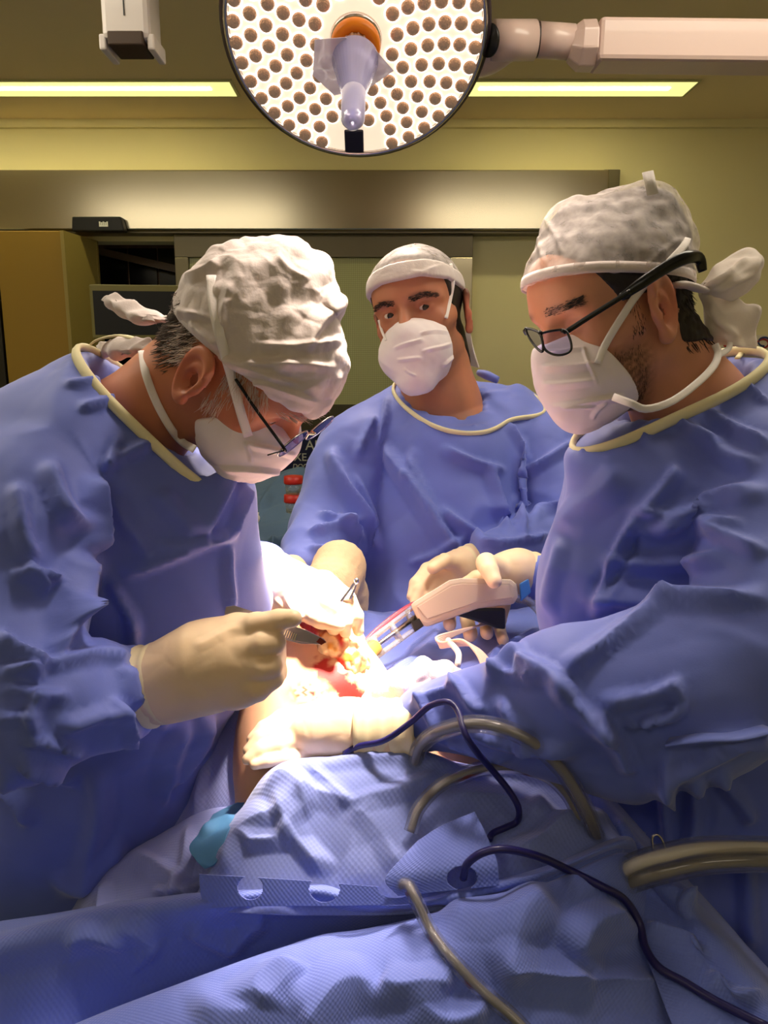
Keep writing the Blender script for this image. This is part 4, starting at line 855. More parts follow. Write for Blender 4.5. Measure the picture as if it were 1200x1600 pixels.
FR = [ # x0,y0,x1,y1, w_right, w_left, mm
 (925, 960, 995, 800, 10, 30, 9), (995, 800, 1060, 730, 8, 24, 7), (940, 940, 1000, 830, 30, 8, -8), (985, 795, 1130, 800, 8, 22, 6), (1000, 830, 1190, 760, 16, 26, 9), (1020, 825, 1160, 815, 10, 26, 7), (940, 880, 1140, 868, 14, 22, 7), (1110, 815, 1190, 870, 12, 22, 7),
 (915, 945, 1200, 935, 30, 14, 9), (880, 1060, 1055, 935, 30, 10, 8), (815, 1020, 900, 1090, 14, 30, 10), (870, 1060, 960, 1150, 12, 30, 10), (930, 1110, 1000, 1200, 10, 30, 9), (940, 1105, 1065, 1062, 14, 24, 9), (1000, 1120, 1070, 1110, 8, 16, 6), (1060, 1060, 1065, 1120, 10, 22, 6),
 (975, 1125, 1060, 1122, 8, 12, 6), (820, 1010, 760, 1060, 16, 10, 6), (755, 1045, 850, 1060, 10, 16, 5), (700, 1060, 760, 1110, 8, 18, 8), (660, 1080, 690, 1160, 8, 14, 6), (640, 1100, 720, 1075, 8, 10, 4), (720, 1130, 900, 1180, 14, 20, 7), (690, 1160, 800, 1180, 10, 12, 5), (790, 1090, 830, 1170, 12, 20, 6),
 (1080, 1160, 1190, 1145, 14, 10, 6), (1050, 1180, 1045, 1320, 10, 20, 9), (1100, 1210, 1070, 1330, 16, 22, 7), (1130, 1200, 1170, 1290, 16, 20, 7), (1090, 1340, 1080, 1500, 20, 20, 8), (1150, 1330, 1190, 1480, 20, 22, 8), (1000, 1240, 1200, 1120, 10, 26, 8),
 (870, 840, 860, 960, 20, 14, 4), (960, 720, 890, 840, 40, 30, 5), (1040, 660, 1130, 690, 14, 20, 5), (1060, 690, 1190, 720, 20, 24, 6), (1110, 640, 1200, 700, 10, 20, 5), (1000, 690, 1040, 660, 12, 14, 5), (1150, 580, 1210, 640, 4, 10, 3)]
gr_o, gownR_bvh, _ = sdf_part('gown', gownR, lo, hi, .0088, m_gown, SR, 2, FR, ((.13, .006, 13),), ((.2, .005, 12),), sub=1, ridge=((.3, .012, 14), (.13, .006, 16)))
band('collar_binding', gownR, nkO2, nkN2, (0, -1, 0), -178, 178, .0065, .004, m_cream, SR, .2, .006, .004)
MB().tube([P(1152, 560, .9), P(1160, 548, .92), P(1160, 530, .93)], .0018, 6, n=10, flat=(2, .6)).build('collar_tie', m_cream, SR, True)
MB().tube([onto(gownR_bvh, x, y, .004, .9) for x, y in ((1045, 1158), (1100, 1152), (1150, 1150), (1199, 1138))], 1, 8, flat=(.012, .002), n=14).build('waist_tie', m_gown, SR, True)
for k in (-.1, .1):
    b = np.array([.48, .97 + k, 0]); MB().tube([b + [0, 0, .06], b + [0, 0, .4]], .07, 14).build('trouser_leg', m_gown, SR, True); MB().box(b + [-.04, 0, .04], (.13, .05, .04), bev=.02).build('clog', m_frame, SR)
# ---- left glove resting flat on the patient
gB, _ = glove('glove', [(640, 1142, .83, 41), (598, 1146, .832, 43)], [(545, 1140, .84, 43), (500, 1142, .848, 40), (476, 1148, .855, 32)],
  [[(478, 1114, .868, 15), (440, 1122, .862, 13), (412, 1137, .852, 11), (394, 1155, .842, 9)],
   [(472, 1136, .852, 16), (434, 1141, .845, 14), (406, 1154, .836, 12), (388, 1172, .828, 9)],
   [(472, 1159, .838, 16), (436, 1163, .830, 14), (408, 1172, .823, 12), (387, 1186, .817, 9)],
   [(478, 1180, .83, 13), (446, 1184, .822, 11), (418, 1189, .816, 10), (398, 1195, .812, 8)],
   [(520, 1105, .87, 18), (485, 1094, .885, 14), (455, 1094, .895, 10)]], SR, kf=.0008, kp=.006, cuff=[[(650, 1140, .826, 44), (620, 1144, .828, 46), (560, 1142, .834, 48)]])
# ---- right glove round the grip of the lavage gun
gG, _ = glove('glove', [(850, 908, 1.14, 32), (826, 900, 1.13, 31)], [(806, 892, 1.12, 30), (785, 892, 1.12, 26)],
  [[(775, 890, 1.1, 20), (760, 880, 1.06, 16), (765, 892, 1.03, 14), (772, 907, 1.02, 12)],
   [(745, 905, 1.14, 14), (712, 925, 1.14, 12), (700, 955, 1.12, 11), (703, 976, 1.08, 10)],
   [(760, 915, 1.15, 14), (735, 940, 1.15, 12), (730, 968, 1.12, 11), (735, 992, 1.08, 11)],
   [(775, 920, 1.15, 14), (762, 945, 1.15, 12), (758, 970, 1.12, 10), (761, 990, 1.08, 10)],
   [(790, 925, 1.15, 13), (785, 950, 1.15, 11), (780, 980, 1.12, 9), (786, 1000, 1.08, 9)]], SR, h=.002, cuff=[[(850, 908, 1.14, 36), (835, 904, 1.135, 36), (808, 893, 1.12, 33)]])
# ------------------------------------------------------------------ assistant at the back, looking into the camera
SB = thing('person', 'surgeon standing at the back between the other two, head tilted, looking at the camera', 'person', (.09, 1.55, 0))
yB, rB = math.radians(20), math.radians(13)
fB = np.array([-math.sin(yB), -math.cos(yB), -.02]); uB = np.array([-math.sin(rB), -.05, math.cos(rB)])
hb = Head(P(660, 500, 1.44), fB, uB, 1.04, 1.0); hb.sdf(P(690, 640, 1.5), .063)
def exB(x, y, z, g, mix, V):
    mix(g(.085, .032, .008, .022), (150, 88, 70), .5); mix(np.clip((z + .0) / .03, 0, 1) * np.clip((.04 - x) / .02, 0, 1), (62, 42, 32), .75)
    mix(np.clip((-.02 - z) / .03, 0, 1) * np.clip((.08 - x) / .03, 0, 1) * np.clip(x / .02, 0, 1), (120, 82, 66), .5); mix(np.exp(-((np.abs(y) - .034) / .017) ** 2 - ((z - .032) / .0045) ** 2) * (x > .05), (58, 38, 30), .7)
hb.build(SB, skin_paint((186, 122, 92), exB), h=.0024); hb.eyes(SB, (CAM - hb.w(.07, 0, .01)))
pf, pbk = hb.w(.11, 0, .066), hb.w(-.07, 0, .022); nB = np.cross(pbk - pf, hb.R[:, 1]); nB = -nB if nB @ uB > 0 else nB; nB /= np.linalg.norm(nB)
hb.shell('hair', [], [plane(hb.w(.072, 0, .08), hb.R @ np.array([.9, 0, -.45])), plane(hb.w(0, 0, -.045), hb.R @ np.array([.9, 0, -1.]))], .003, m_hairD, SB, h=.0035)
capB, capB_bvh, _ = hb.shell('cap', [], [plane(pf, nB)], .0075, m_thin, SB, h=.0032, crumple=((.035, .002, 2),))
hb.shell('cap_band', [], [plane(pf, nB), plane(pf + nB * -.03, -nB)], .0092, m_cap, SB, h=.0028, kk=.002, crumple=((.03, .002, 8),), fl=[(600, 440, 690, 415, 4, 6, 2), (640, 425, 700, 430, 4, 5, 2)])
maskB, maskB_bvh, _ = maskvol(hb, [((.106, 0, -.03), (.094, 0, -.098), .024, .036), ((.085, .028, -.06), (.085, -.028, -.06), .034, .034)], 0, 'mask', SB,
  [plane(hb.w(.045, .045, 0), hb.R @ np.array([-.75, 1, 0])), plane(hb.w(.045, -.045, 0), hb.R @ np.array([-.75, -1, 0])), plane(hb.w(.1, 0, -.002), hb.R @ np.array([.35, 0, 1.])), plane(hb.w(.05, 0, -.12), hb.R @ np.array([-.2, 0, -1.]))],
  fl=[(615, 545, 660, 528, 3, 6, 2), (655, 520, 700, 518, 3, 5, 2), (620, 560, 660, 560, 3, 6, 2), (660, 550, 705, 535, 3, 6, 2), (632, 575, 650, 588, 2, 4, 1.5), (690, 570, 715, 555, 3, 6, 2)])
bB = [hb.bvh, capB_bvh, maskB_bvh]
ribbon('upper_tie', bB, [(697, 497), (703, 470), (708, 440), (704, 412)], .0035, m_tie, SB, .004, dflt=1.4); ribbon('upper_tie', bB, [(603, 532), (596, 515), (592, 500)], .0025, m_tie, SB, .003, dflt=1.38)
hair_region(hb, 'eyebrow', m_hairD, SB, lambda x, y, z: (y > .012) & (y < .056) & (x > .05) & (abs(z - .032 + .2 * abs(y - .035)) < .0038), 220, .006, .0005, lambda x, y, z: (-.3, .9 * np.sign(y), .05), .12)
hair_region(hb, 'eyebrow', m_hairD, SB, lambda x, y, z: (y < -.012) & (y > -.056) & (x > .05) & (abs(z - .032 + .2 * abs(-y - .035)) < .0038), 220, .006, .0005, lambda x, y, z: (-.3, .9 * np.sign(y), .05), .12)
# knotted cap tail and tie on the shoulder
cloth_tail('cap_tail', [[(728, 515, 1.52), (735, 518, 1.52)], [(726, 545, 1.53), (740, 550, 1.52)], [(730, 570, 1.54), (748, 575, 1.53)]], m_film, SB, th=.004)
MB().tube([P(748, 582, 1.5), P(760, 586, 1.48), P(778, 594, 1.47)], [.006, .009, .007], 8, n=10).build('gown_tie', m_gown, SB, True)
G = [pc((700, 730, 1.52, 120), (690, 860, 1.5, 128)), pc((690, 860, 1.5, 130), (690, 1010, 1.46, 135)), pc((690, 1010, 1.46, 135), (690, 1400, 1.7, 170)), pc((580, 690, 1.52, 52), (700, 655, 1.54, 48)), pc((700, 655, 1.54, 48), (830, 690, 1.52, 56)), pc((760, 625, 1.55, 24), (800, 640, 1.54, 30)), pc((620, 640, 1.54, 30), (640, 640, 1.54, 30))]
armB = union([pc((560, 710, 1.5, 62), (525, 830, 1.42, 62)), pc((525, 830, 1.42, 60), (468, 885, 1.26, 32))], .02)
armB2 = union([pc((845, 710, 1.5, 64), (880, 830, 1.42, 58)), pc((880, 840, 1.42, 52), (755, 866, 1.28, 28))], .02)
torB = union(G, .05); nkO3 = P(690, 612, 1.50); nkN3 = np.array([.1, -.42, .9]); collar3 = cone(P(692, 660, 1.52), nkO3 + nkN3 * .04, .11, .074); nkH3 = cone(P(692, 655, 1.51), nkO3 + nkN3 * .04, .085, .0715); nkS3 = sph(nkO3 + nkN3 * .06, .15)
def gownB(Q):
    d = smin(smin(torB(Q), armB(Q), .012), armB2(Q), .012); d = smin(d, collar3(Q), .03); d = smax(d, -np.maximum(-plane(nkO3, nkN3)(Q), nkS3(Q)), .003); d = smax(d, -nkH3(Q), .004); return smax(d, Q[..., 2] * -1 + .28, .01)
lo, hi = bounds([P(420, 590, 1.3), P(950, 590, 1.3), P(420, 950, 1.15), P(950, 950, 1.2), P(500, 700, 1.75), P(900, 700, 1.75)], .02); lo[2] = .26
FB = [(600, 690, 720, 860, 10, 34, 14), (635, 710, 690, 810, 8, 20, 8), (690, 790, 760, 850, 8, 24, 8), (585, 650, 560, 720, 6, 14, 7), (520, 700, 575, 830, 10, 24, 12), (500, 800, 570, 840, 6, 12, 7), (480, 830, 560, 815, 6, 12, 7), (530, 800, 560, 850, 6, 14, 6), (480, 860, 520, 850, 6, 10, 5),
 (690, 700, 790, 735, 8, 20, 7), (760, 730, 800, 830, 8, 18, 9), (820, 690, 815, 840, 8, 20, 12), (790, 660, 830, 720, 6, 14, 6), (810, 740, 900, 690, 8, 18, 8), (830, 810, 890, 780, 8, 16, 8), (745, 850, 860, 835, 6, 12, 7), (640, 880, 730, 840, 10, 16, 6), (560, 740, 590, 860, 10, 16, 7), (610, 620, 590, 700, 8, 14, 5), (700, 645, 760, 610, 8, 12, 5), (650, 700, 640, 760, 16, 14, 4)]
gb_o, gownB_bvh, _ = sdf_part('gown', gownB, lo, hi, .0105, m_gown, SB, 2, [(a, b, c, d, e * .8, f * .8, g * 1.15) for a, b, c, d, e, f, g in FB], ((.13, .007, 23),), ((.2, .005, 22),), sub=1, ridge=((.32, .016, 24), (.14, .008, 26)))
band('collar_binding', gownB, nkO3, nkN3, (0, -1, 0), -110, 110, .005, .0032, m_cream, SB, .2, .005, .001)
for k in (-.1, .1):
    b = np.array([.11 + k, 1.58, 0]); MB().tube([b + [0, 0, .06], b + [0, 0, .4]], .07, 14).build('trouser_leg', m_gown, SB, True); MB().box(b + [0, -.04, .04], (.05, .13, .04), bev=.02).build('clog', m_frame, SB)
glove('glove', [(470, 885, 1.26, 22), (458, 893, 1.24, 22)], [(446, 902, 1.22, 22), (436, 910, 1.2, 20)],
  [[(436, 905, 1.2, 11), (425, 920, 1.17, 9), (420, 935, 1.15, 8)], [(440, 912, 1.2, 11), (432, 928, 1.17, 9), (428, 944, 1.15, 8)], [(446, 916, 1.2, 11), (440, 932, 1.17, 9), (437, 946, 1.15, 8)], [(452, 916, 1.2, 10), (449, 932, 1.18, 8), (446, 944, 1.16, 7)], [(452, 900, 1.19, 11), (458, 918, 1.16, 9), (460, 930, 1.15, 8)]], SB, h=.0026)
glove('glove', [(755, 872, 1.28, 24), (738, 878, 1.27, 24)], [(715, 888, 1.25, 24), (692, 894, 1.24, 24)],
  [[(690, 882, 1.24, 13), (668, 890, 1.22, 11), (650, 912, 1.2, 10), (643, 932, 1.19, 8)], [(692, 894, 1.23, 13), (670, 902, 1.21, 11), (655, 922, 1.19, 10), (648, 942, 1.18, 8)],
   [(696, 905, 1.23, 13), (678, 914, 1.21, 11), (665, 932, 1.19, 9), (660, 950, 1.18, 8)], [(702, 913, 1.23, 12), (690, 924, 1.21, 10), (680, 940, 1.19, 8), (676, 952, 1.18, 7)], [(715, 880, 1.23, 13), (695, 876, 1.2, 11), (676, 888, 1.18, 9)]], SB, h=.0022, cuff=[[(752, 872, 1.278, 26), (738, 877, 1.268, 26), (712, 888, 1.25, 25.5)]])
# ------------------------------------------------------------------ patient, drapes, instruments
m_drape = mat('drape_blue', (104, 122, 208), .7, bump=(500, .1, .0006), var=(25, .05), dots=(.0042, .25), sheen=.3)
m_absorb = mat('absorbent_drape', (122, 136, 202), .8, bump=(300, .15, .0008), var=(20, .05), dots=(.0062, .16, .10), sheen=.3)
m_lilac = mat('side_drape', (150, 158, 220), .75, bump=(400, .15, .0008), dots=(.006, .2), sheen=.2)
m_teal = mat('teal_drape', (78, 132, 180), .7, bump=(400, .15, .0008)); m_turq = mat('table_drape_green', (86, 112, 142), .75, bump=(200, .2, .001))
PT = thing('person', 'patient under the drapes with bare skin and open wound in the lamp light', 'person', P(560, 1250, 1.0))
pat = union(chain([(450, 1262, .885, 78), (470, 1180, .92, 88), (500, 1090, .96, 92), (508, 1020, 1.03, 50), (500, 960, 1.14, 30), (520, 900, 1.22, 28)]) + [pc((500, 1120, .97, 95), (690, 1240, 1.0, 90))], .05)
cut = union(chain([(505, 1045, .86, 10), (530, 1075, .865, 14), (560, 1100, .875, 14), (585, 1115, .88, 8)]), .004)
def patient(Q): return smax(pat(Q), -cut(Q), .008)
def paintP(V, N):
    uv, d = proj(V); c = np.tile(lin((224, 172, 134)), (len(V), 1)); n = wave(V, .012, 3) * .3
    def mix(wt, col): wt = np.clip(wt, 0, 1)[:, None]; c[:] = c * (1 - wt) + np.array(lin(col)) * wt
    s, t = seg_dist(uv, (505, 1045), (585, 1115)); tt = np.clip(t, 0, 1); dd = np.hypot(uv[:, 0] - (505 + 80 * tt), uv[:, 1] - (1045 + 70 * tt)); mix((20 + 14 * n - dd) / 7, (170, 22, 18))
    e = np.hypot((uv[:, 0] - 480) / 34, (uv[:, 1] - 1082) / 22); mix((1 - e) * 2 * (wave(V, .0045, 8) > .25), (70, 30, 18)); mix(np.clip(1.2 - np.abs(e - .9) * 3, 0, 1) * .4, (205, 150, 70)); return c
pb_o, pat_bvh, _ = sdf_part('body', patient, *bounds([P(350, 850, 1.0), P(1000, 850, 1.3), P(350, 1330, .8), P(1000, 1330, .85), P(900, 1260, 1.2)], .05), .0042, m_skin, PT, 2, paint=paintP, sub=0)
m_stock = mat('stockinette', (214, 184, 146), .85, bump=(380, .5, .0012), var=(150, .06))
sdf_part('stockinette', union(chain([(500, 960, 1.14, 34), (518, 915, 1.2, 38), (530, 886, 1.24, 38), (538, 930, 1.3, 34), (545, 1040, 1.32, 34)]), .02), *bounds([P(480, 840, 1.1), P(600, 1040, 1.1), P(480, 840, 1.5), P(610, 1040, 1.5)], .03), .0045, m_stock, PT, 2, wav=((.012, .0006, 3),))
# tissue lifted in the wound
mt = mat('wound_tissue', (225, 190, 140), .3, attr='col', coat=.3, bump=(140, .3, .002))
def paintT(V, N):
    uv, d = proj(V); c = np.tile(lin((232, 196, 148)), (len(V), 1)); a = wave(V, .018, 4); b = wave(V, .03, 9)
    for wt, col in ((a * 1.5 - .3, (205, 140, 60)), (b * 1.6 - .5, (176, 40, 28)), ((uv[:, 1] - 1058) / 18, (165, 25, 20)), ((992 - uv[:, 1]) / 14, (150, 100, 66)), ((505 - uv[:, 0]) / 12 * (uv[:, 1] < 1000), (190, 50, 40))):
        wt = np.clip(wt, 0, 1)[:, None]; c = c * (1 - wt) + np.array(lin(col)) * wt
    return c
sdf_part('tissue', union(chain([(528, 985, .93, 15), (520, 1010, .92, 24), (545, 1035, .92, 27), (535, 1068, .915, 20), (560, 1098, .915, 14)]) + chain([(478, 968, .95, 13), (500, 985, .94, 13), (510, 1000, .93, 12)]) + [pc((556, 1020, .93, 16), (566, 1050, .93, 18)), pc((572, 1085, .92, 10), (584, 1108, .915, 9)), pc((540, 982, .93, 8), (546, 972, .935, 6))], .008),
   *bounds([P(455, 950, .9), P(600, 1125, .9), P(455, 950, .97), P(600, 1125, .97)], .01), .0022, mt, PT, 1, crumple=((.012, .003, 4),), wav=((.008, .0012, 2),), paint=paintT)

def cloth(name, label, net, m, cat='drape', **k):
    o, b = sheet(name, net, m, None, **k); tag(o, label, cat); return o, b
# front drape: two long rolls of cloth lying across the table
A_ = [[PZ(x, y, z + .022) for x, y, z in r] for r in [
 [(-140, 1460, 1.03), (60, 1432, 1.03), (180, 1408, 1.05), (300, 1392, 1.06), (420, 1380, 1.07), (500, 1378, 1.08), (560, 1390, 1.08), (640, 1392, 1.09), (740, 1370, 1.10), (860, 1345, 1.11), (960, 1306, 1.12), (1010, 1300, 1.08)],
 [(-140, 1508, 1.085), (60, 1452, 1.09), (180, 1424, 1.10), (300, 1407, 1.11), (420, 1395, 1.12), (500, 1391, 1.125), (560, 1408, 1.12), (640, 1412, 1.12), (740, 1392, 1.13), (860, 1358, 1.145), (970, 1314, 1.155), (1000, 1330, 1.11)],
 [(-140, 1570, 1.06), (60, 1520, 1.065), (180, 1490, 1.07), (300, 1462, 1.075), (420, 1440, 1.08), (500, 1430, 1.09), (560, 1432, 1.095), (640, 1428, 1.10), (740, 1404, 1.12), (860, 1368, 1.14), (968, 1324, 1.15), (1010, 1350, 1.10)],
 [(-140, 1720, 1.02), (60, 1640, 1.02), (180, 1592, 1.02), (300, 1550, 1.03), (420, 1505, 1.045), (500, 1480, 1.055), (560, 1466, 1.065), (640, 1448, 1.085), (740, 1418, 1.11), (860, 1380, 1.135), (968, 1334, 1.145), (1018, 1365, 1.09)],
 [(-140, 1730, 1.05), (60, 1626, 1.065), (180, 1574, 1.075), (300, 1530, 1.085), (420, 1488, 1.095), (500, 1465, 1.10), (560, 1456, 1.10), (640, 1438, 1.11), (740, 1414, 1.125), (860, 1386, 1.14), (972, 1348, 1.145), (1030, 1385, 1.09)],
 [(-140, 1790, 1.06), (60, 1680, 1.07), (180, 1630, 1.08), (300, 1580, 1.09), (420, 1540, 1.10), (500, 1520, 1.105), (560, 1505, 1.105), (640, 1490, 1.115), (740, 1470, 1.125), (850, 1450, 1.13), (950, 1430, 1.12), (1060, 1450, 1.075)],
 [(-140, 1860, 1.05), (60, 1760, 1.06), (180, 1710, 1.07), (300, 1660, 1.08), (420, 1620, 1.085), (500, 1600, 1.09), (560, 1585, 1.09), (640, 1570, 1.10), (740, 1550, 1.10), (850, 1530, 1.10), (980, 1530, 1.08), (1130, 1540, 1.05)],
 [(-140, 1990, 1.02), (60, 1900, 1.03), (180, 1850, 1.03), (300, 1800, 1.04), (420, 1760, 1.05), (500, 1740, 1.05), (560, 1720, 1.05), (640, 1700, 1.06), (740, 1690, 1.06), (850, 1680, 1.06), (1000, 1680, 1.05), (1260, 1680, 1.02)],
 [(-140, 2300, .9), (60, 2250, .9), (180, 2200, .9), (300, 2200, .9), (420, 2200, .9), (500, 2200, .9), (560, 2200, .9), (640, 2200, .9), (740, 2200, .9), (850, 2200, .9), (1000, 2200, .9), (1260, 2200, .9)]]]
FA = [(185, 1432, 240, 1500, 14, 26, 4), (300, 1440, 360, 1500, 14, 10, 4), (350, 1470, 420, 1440, 10, 14, 4), (600, 1520, 700, 1560, 24, 20, 6), (640, 1560, 760, 1600, 24, 26, 7), (760, 1500, 880, 1430, 30, 26, 5),
 (880, 1490, 960, 1410, 16, 34, 9), (780, 1545, 900, 1500, 26, 30, 7), (700, 1450, 860, 1400, 26, 22, 4), (300, 1590, 480, 1530, 30, 26, 4), (100, 1480, 200, 1460, 14, 18, 4), (900, 1580, 1010, 1510, 30, 30, 6), (460, 1600, 600, 1540, 30, 30, 5), (1010, 1480, 1100, 1560, 26, 20, 5), (420, 1580, 430, 1500, 30, 24, 4)]; FA = [(a, b, c, d, e * 1.9, f * 1.9, g * 1.2) for a, b, c, d, e, f, g in FA]
dA, dA_bvh = cloth('front_drape', 'rolled mid blue surgical drape lying across the near edge of the table', A_, m_drape, res=(200, 260), fl=FA, crumple=((.2, .004, 3),), wav=((.16, .0025, 4),))
# absorbent dotted drape over the patient
B_ = [[P(*p) for p in r] for r in [
 [(385, 1245, .93), (440, 1200, .94), (530, 1185, .95), (640, 1190, .95), (740, 1200, .95), (840, 1215, .93), (960, 1290, .87)],
 [(374, 1262, .835), (428, 1200, .822), (520, 1180, .818), (612, 1170, .815), (720, 1196, .825), (840, 1206, .83), (975, 1300, .785)],
 [(362, 1290, .80), (430, 1225, .79), (520, 1215, .79), (620, 1205, .79), (725, 1225, .80), (850, 1235, .80), (975, 1310, .765)],
 [(345, 1325, .765), (425, 1290, .755), (515, 1290, .755), (615, 1290, .755), (725, 1290, .76), (850, 1290, .76), (975, 1322, .74)],
 [(330, 1355, .745), (415, 1360, .725), (510, 1365, .72), (615, 1368, .72), (725, 1355, .72), (850, 1345, .72), (975, 1335, .72)],
 [(300, 1420, .73), (410, 1430, .70), (505, 1430, .70), (615, 1430, .70), (725, 1420, .70), (850, 1400, .71), (980, 1370, .71)]]]
FB_ = [(425, 1205, 490, 1270, 14, 26, 5), (430, 1240, 500, 1370, 16, 10, 5), (545, 1265, 680, 1200, 8, 14, 3.5), (545, 1265, 490, 1190, 8, 8, 2.5), (470, 1215, 540, 1268, 10, 16, 3), (545, 1268, 640, 1350, 16, 14, 3), (700, 1230, 850, 1290, 20, 16, 4), (780, 1330, 960, 1290, 16, 18, 5), (390, 1330, 450, 1290, 12, 12, 4), (340, 1360, 430, 1260, 18, 12, 4), (830, 1250, 930, 1310, 12, 18, 5)]; FB_ = [(a, b, c, d, e * 1.9, f * 1.9, g * 1.2) for a, b, c, d, e, f, g in FB_]
dB, dB_bvh = cloth('absorbent_drape', 'pale blue dotted absorbent drape covering the patient in the middle', B_, m_absorb, res=(150, 190), fl=FB_, crumple=((.09, .004, 7),), wav=((.1, .004, 9),))
# left end of the table
C_ = [[P(*p) for p in r] for r in [
 [(60, 1520, 1.1), (150, 1400, 1.1), (240, 1310, 1.05), (330, 1270, 1.0), (400, 1240, .98)],
 [(85, 1478, .86), (140, 1378, .88), (208, 1322, .885), (320, 1275, .88), (385, 1245, .875)],
 [(120, 1480, .78), (180, 1410, .80), (235, 1360, .805), (315, 1320, .81), (372, 1300, .81)],
 [(170, 1490, .77), (230, 1445, .775), (280, 1415, .775), (330, 1395, .77), (380, 1380, .765)],
 [(180, 1560, .80), (250, 1530, .80), (310, 1500, .80), (360, 1480, .79), (420, 1460, .78)]]]
dC, dC_bvh = cloth('side_drape', 'lilac blue drape falling over the left table edge below the bending surgeon', C_, m_lilac, res=(110, 120), fl=[(160, 1380, 175, 1470, 14, 14, 6), (210, 1330, 330, 1420, 16, 22, 5), (300, 1290, 270, 1420, 12, 16, 5), (240, 1400, 330, 1370, 12, 16, 5)], crumple=((.08, .005, 3),), wav=((.08, .003, 2),))
D_ = [[P(*p) for p in r] for r in [[(333, 1272, .86), (352, 1262, .86), (384, 1248, .86)], [(318, 1295, .80), (340, 1290, .80), (374, 1272, .81)], [(296, 1322, .768), (322, 1318, .765), (358, 1296, .768)], [(306, 1344, .752), (328, 1346, .748), (346, 1330, .75)], [(320, 1358, .745), (332, 1352, .742), (340, 1344, .744)]]]
dD, _ = cloth('teal_drape', 'small teal corner of cloth tucked beside the dotted drape', D_, m_teal, res=(40, 40), fl=[(310, 1300, 370, 1280, 8, 10, 4)])
E_ = [[P(*p) for p in r] for r in [[(300, 1020, 1.05), (350, 1030, 1.03), (420, 1040, 1.0)], [(285, 1120, 1.0), (345, 1110, .97), (408, 1090, .935)], [(265, 1200, .96), (330, 1190, .925), (394, 1168, .90)], [(230, 1280, .93), (310, 1260, .895), (376, 1240, .872)], [(200, 1360, .92), (290, 1320, .88), (376, 1290, .865)]]]
dE, _ = cloth('side_drape', 'bright lilac drape sloping between the bending surgeon and the bare skin', E_, m_lilac, res=(90, 70), crumple=((.06, .003, 3),), fl=[(345, 1090, 300, 1280, 10, 16, 4)])
F_ = [[P(*p) for p in r] for r in [[(380, 985, 1.6), (560, 985, 1.6), (700, 985, 1.6), (900, 985, 1.6)], [(400, 965, 1.33), (570, 955, 1.3), (690, 958, 1.28), (900, 950, 1.28)], [(430, 1030, 1.18), (575, 1020, 1.13), (690, 1015, 1.12), (880, 1010, 1.12)], [(480, 1110, 1.05), (600, 1080, 1.01), (700, 1075, .99), (880, 1080, .97)], [(520, 1180, 1.0), (640, 1150, .95), (720, 1150, .93), (880, 1160, .92)]]]
dF, dF_bvh = cloth('far_drape', 'violet blue drape behind the wound under the lavage gun', F_, m_drape, res=(110, 140), crumple=((.1, .008, 3),), wav=((.1, .006, 2),), fl=[(600, 1060, 700, 1000, 14, 20, 8), (640, 1030, 690, 970, 10, 16, 6), (760, 1050, 840, 980, 14, 20, 8)])
G_ = [[P(*p) for p in r] for r in [
 [(930, 1200, 1.05), (1000, 1275, 1.02), (1060, 1340, 1.0), (1120, 1410, .98), (1180, 1480, .95), (1260, 1570, .9), (1360, 1680, .85)],
 [(905, 1190, .88), (962, 1262, .83), (1015, 1325, .785), (1078, 1402, .735), (1140, 1468, .695), (1215, 1560, .65), (1310, 1660, .60)],
 [(880, 1205, .85), (930, 1275, .80), (985, 1345, .755), (1035, 1420, .71), (1085, 1490, .67), (1140, 1570, .63), (1210, 1670, .585)],
 [(850, 1225, .83), (900, 1295, .78), (950, 1370, .735), (990, 1450, .69), (1020, 1520, .655), (1050, 1600, .62), (1100, 1700, .575)]]]
dG, dG_bvh = cloth('right_drape', 'blue drape sloping off the right table edge below the clear suction hoses', G_, m_drape, res=(80, 160), fl=[(1000, 1370, 1080, 1420, 10, 20, 6), (1010, 1440, 1110, 1500, 12, 20, 6), (1080, 1430, 1060, 1360, 12, 20, 7), (960, 1280, 1030, 1370, 16, 12, 5), (1100, 1530, 1190, 1560, 16, 24, 6)], crumple=((.09, .005, 4),))
# holed tube holder strip and its flap
hl_pix = ((391, 1387, 20, 19), (507, 1389, 24, 21), (618, 1388, 27, 15)); 
def hole1(c): return np.any([((c[:, 0] - a) / rx) ** 2 + ((c[:, 1] - b) / ry) ** 2 < 1 for a, b, rx, ry in hl_pix[:1] + hl_pix[1:]], 0)
S_ = [[P(*p) for p in r] for r in [[(311, 1366, .712), (400, 1371, .70), (500, 1378, .696), (600, 1386, .694), (660, 1388, .694)], [(313, 1390, .709), (400, 1392, .697), (500, 1396, .693), (600, 1400, .691), (660, 1400, .691)], [(317, 1420, .706), (400, 1416, .694), (500, 1416, .690), (600, 1414, .688), (660, 1412, .688)]]]
dS, dS_bvh = cloth('tube_holder', 'straight blue strip with round holes for tubing lying on the dotted drape', S_, m_drape, 'holder', res=(60, 260), thick=.0015, hole=hole1, wav=((.06, .001, 2),))
hl2 = ((722, 1370, 26, 21),)
U_ = [[P(*p) for p in r] for r in [[(652, 1314, .715), (690, 1290, .725), (742, 1268, .735)], [(630, 1338, .70), (692, 1318, .707), (758, 1300, .715)], [(602, 1374, .687), (690, 1358, .688), (776, 1344, .69)], [(622, 1400, .684), (700, 1392, .684), (780, 1384, .684)]]]
dU, dU_bvh = cloth('holder_flap', 'lifted blue flap of the tube holder with the dark cable running through it', U_, m_drape, 'flap', res=(110, 110), thick=.0012, hole=lambda c: ((c[:, 0] - 722) / 24) ** 2 + ((c[:, 1] - 1372) / 19) ** 2 < 1)

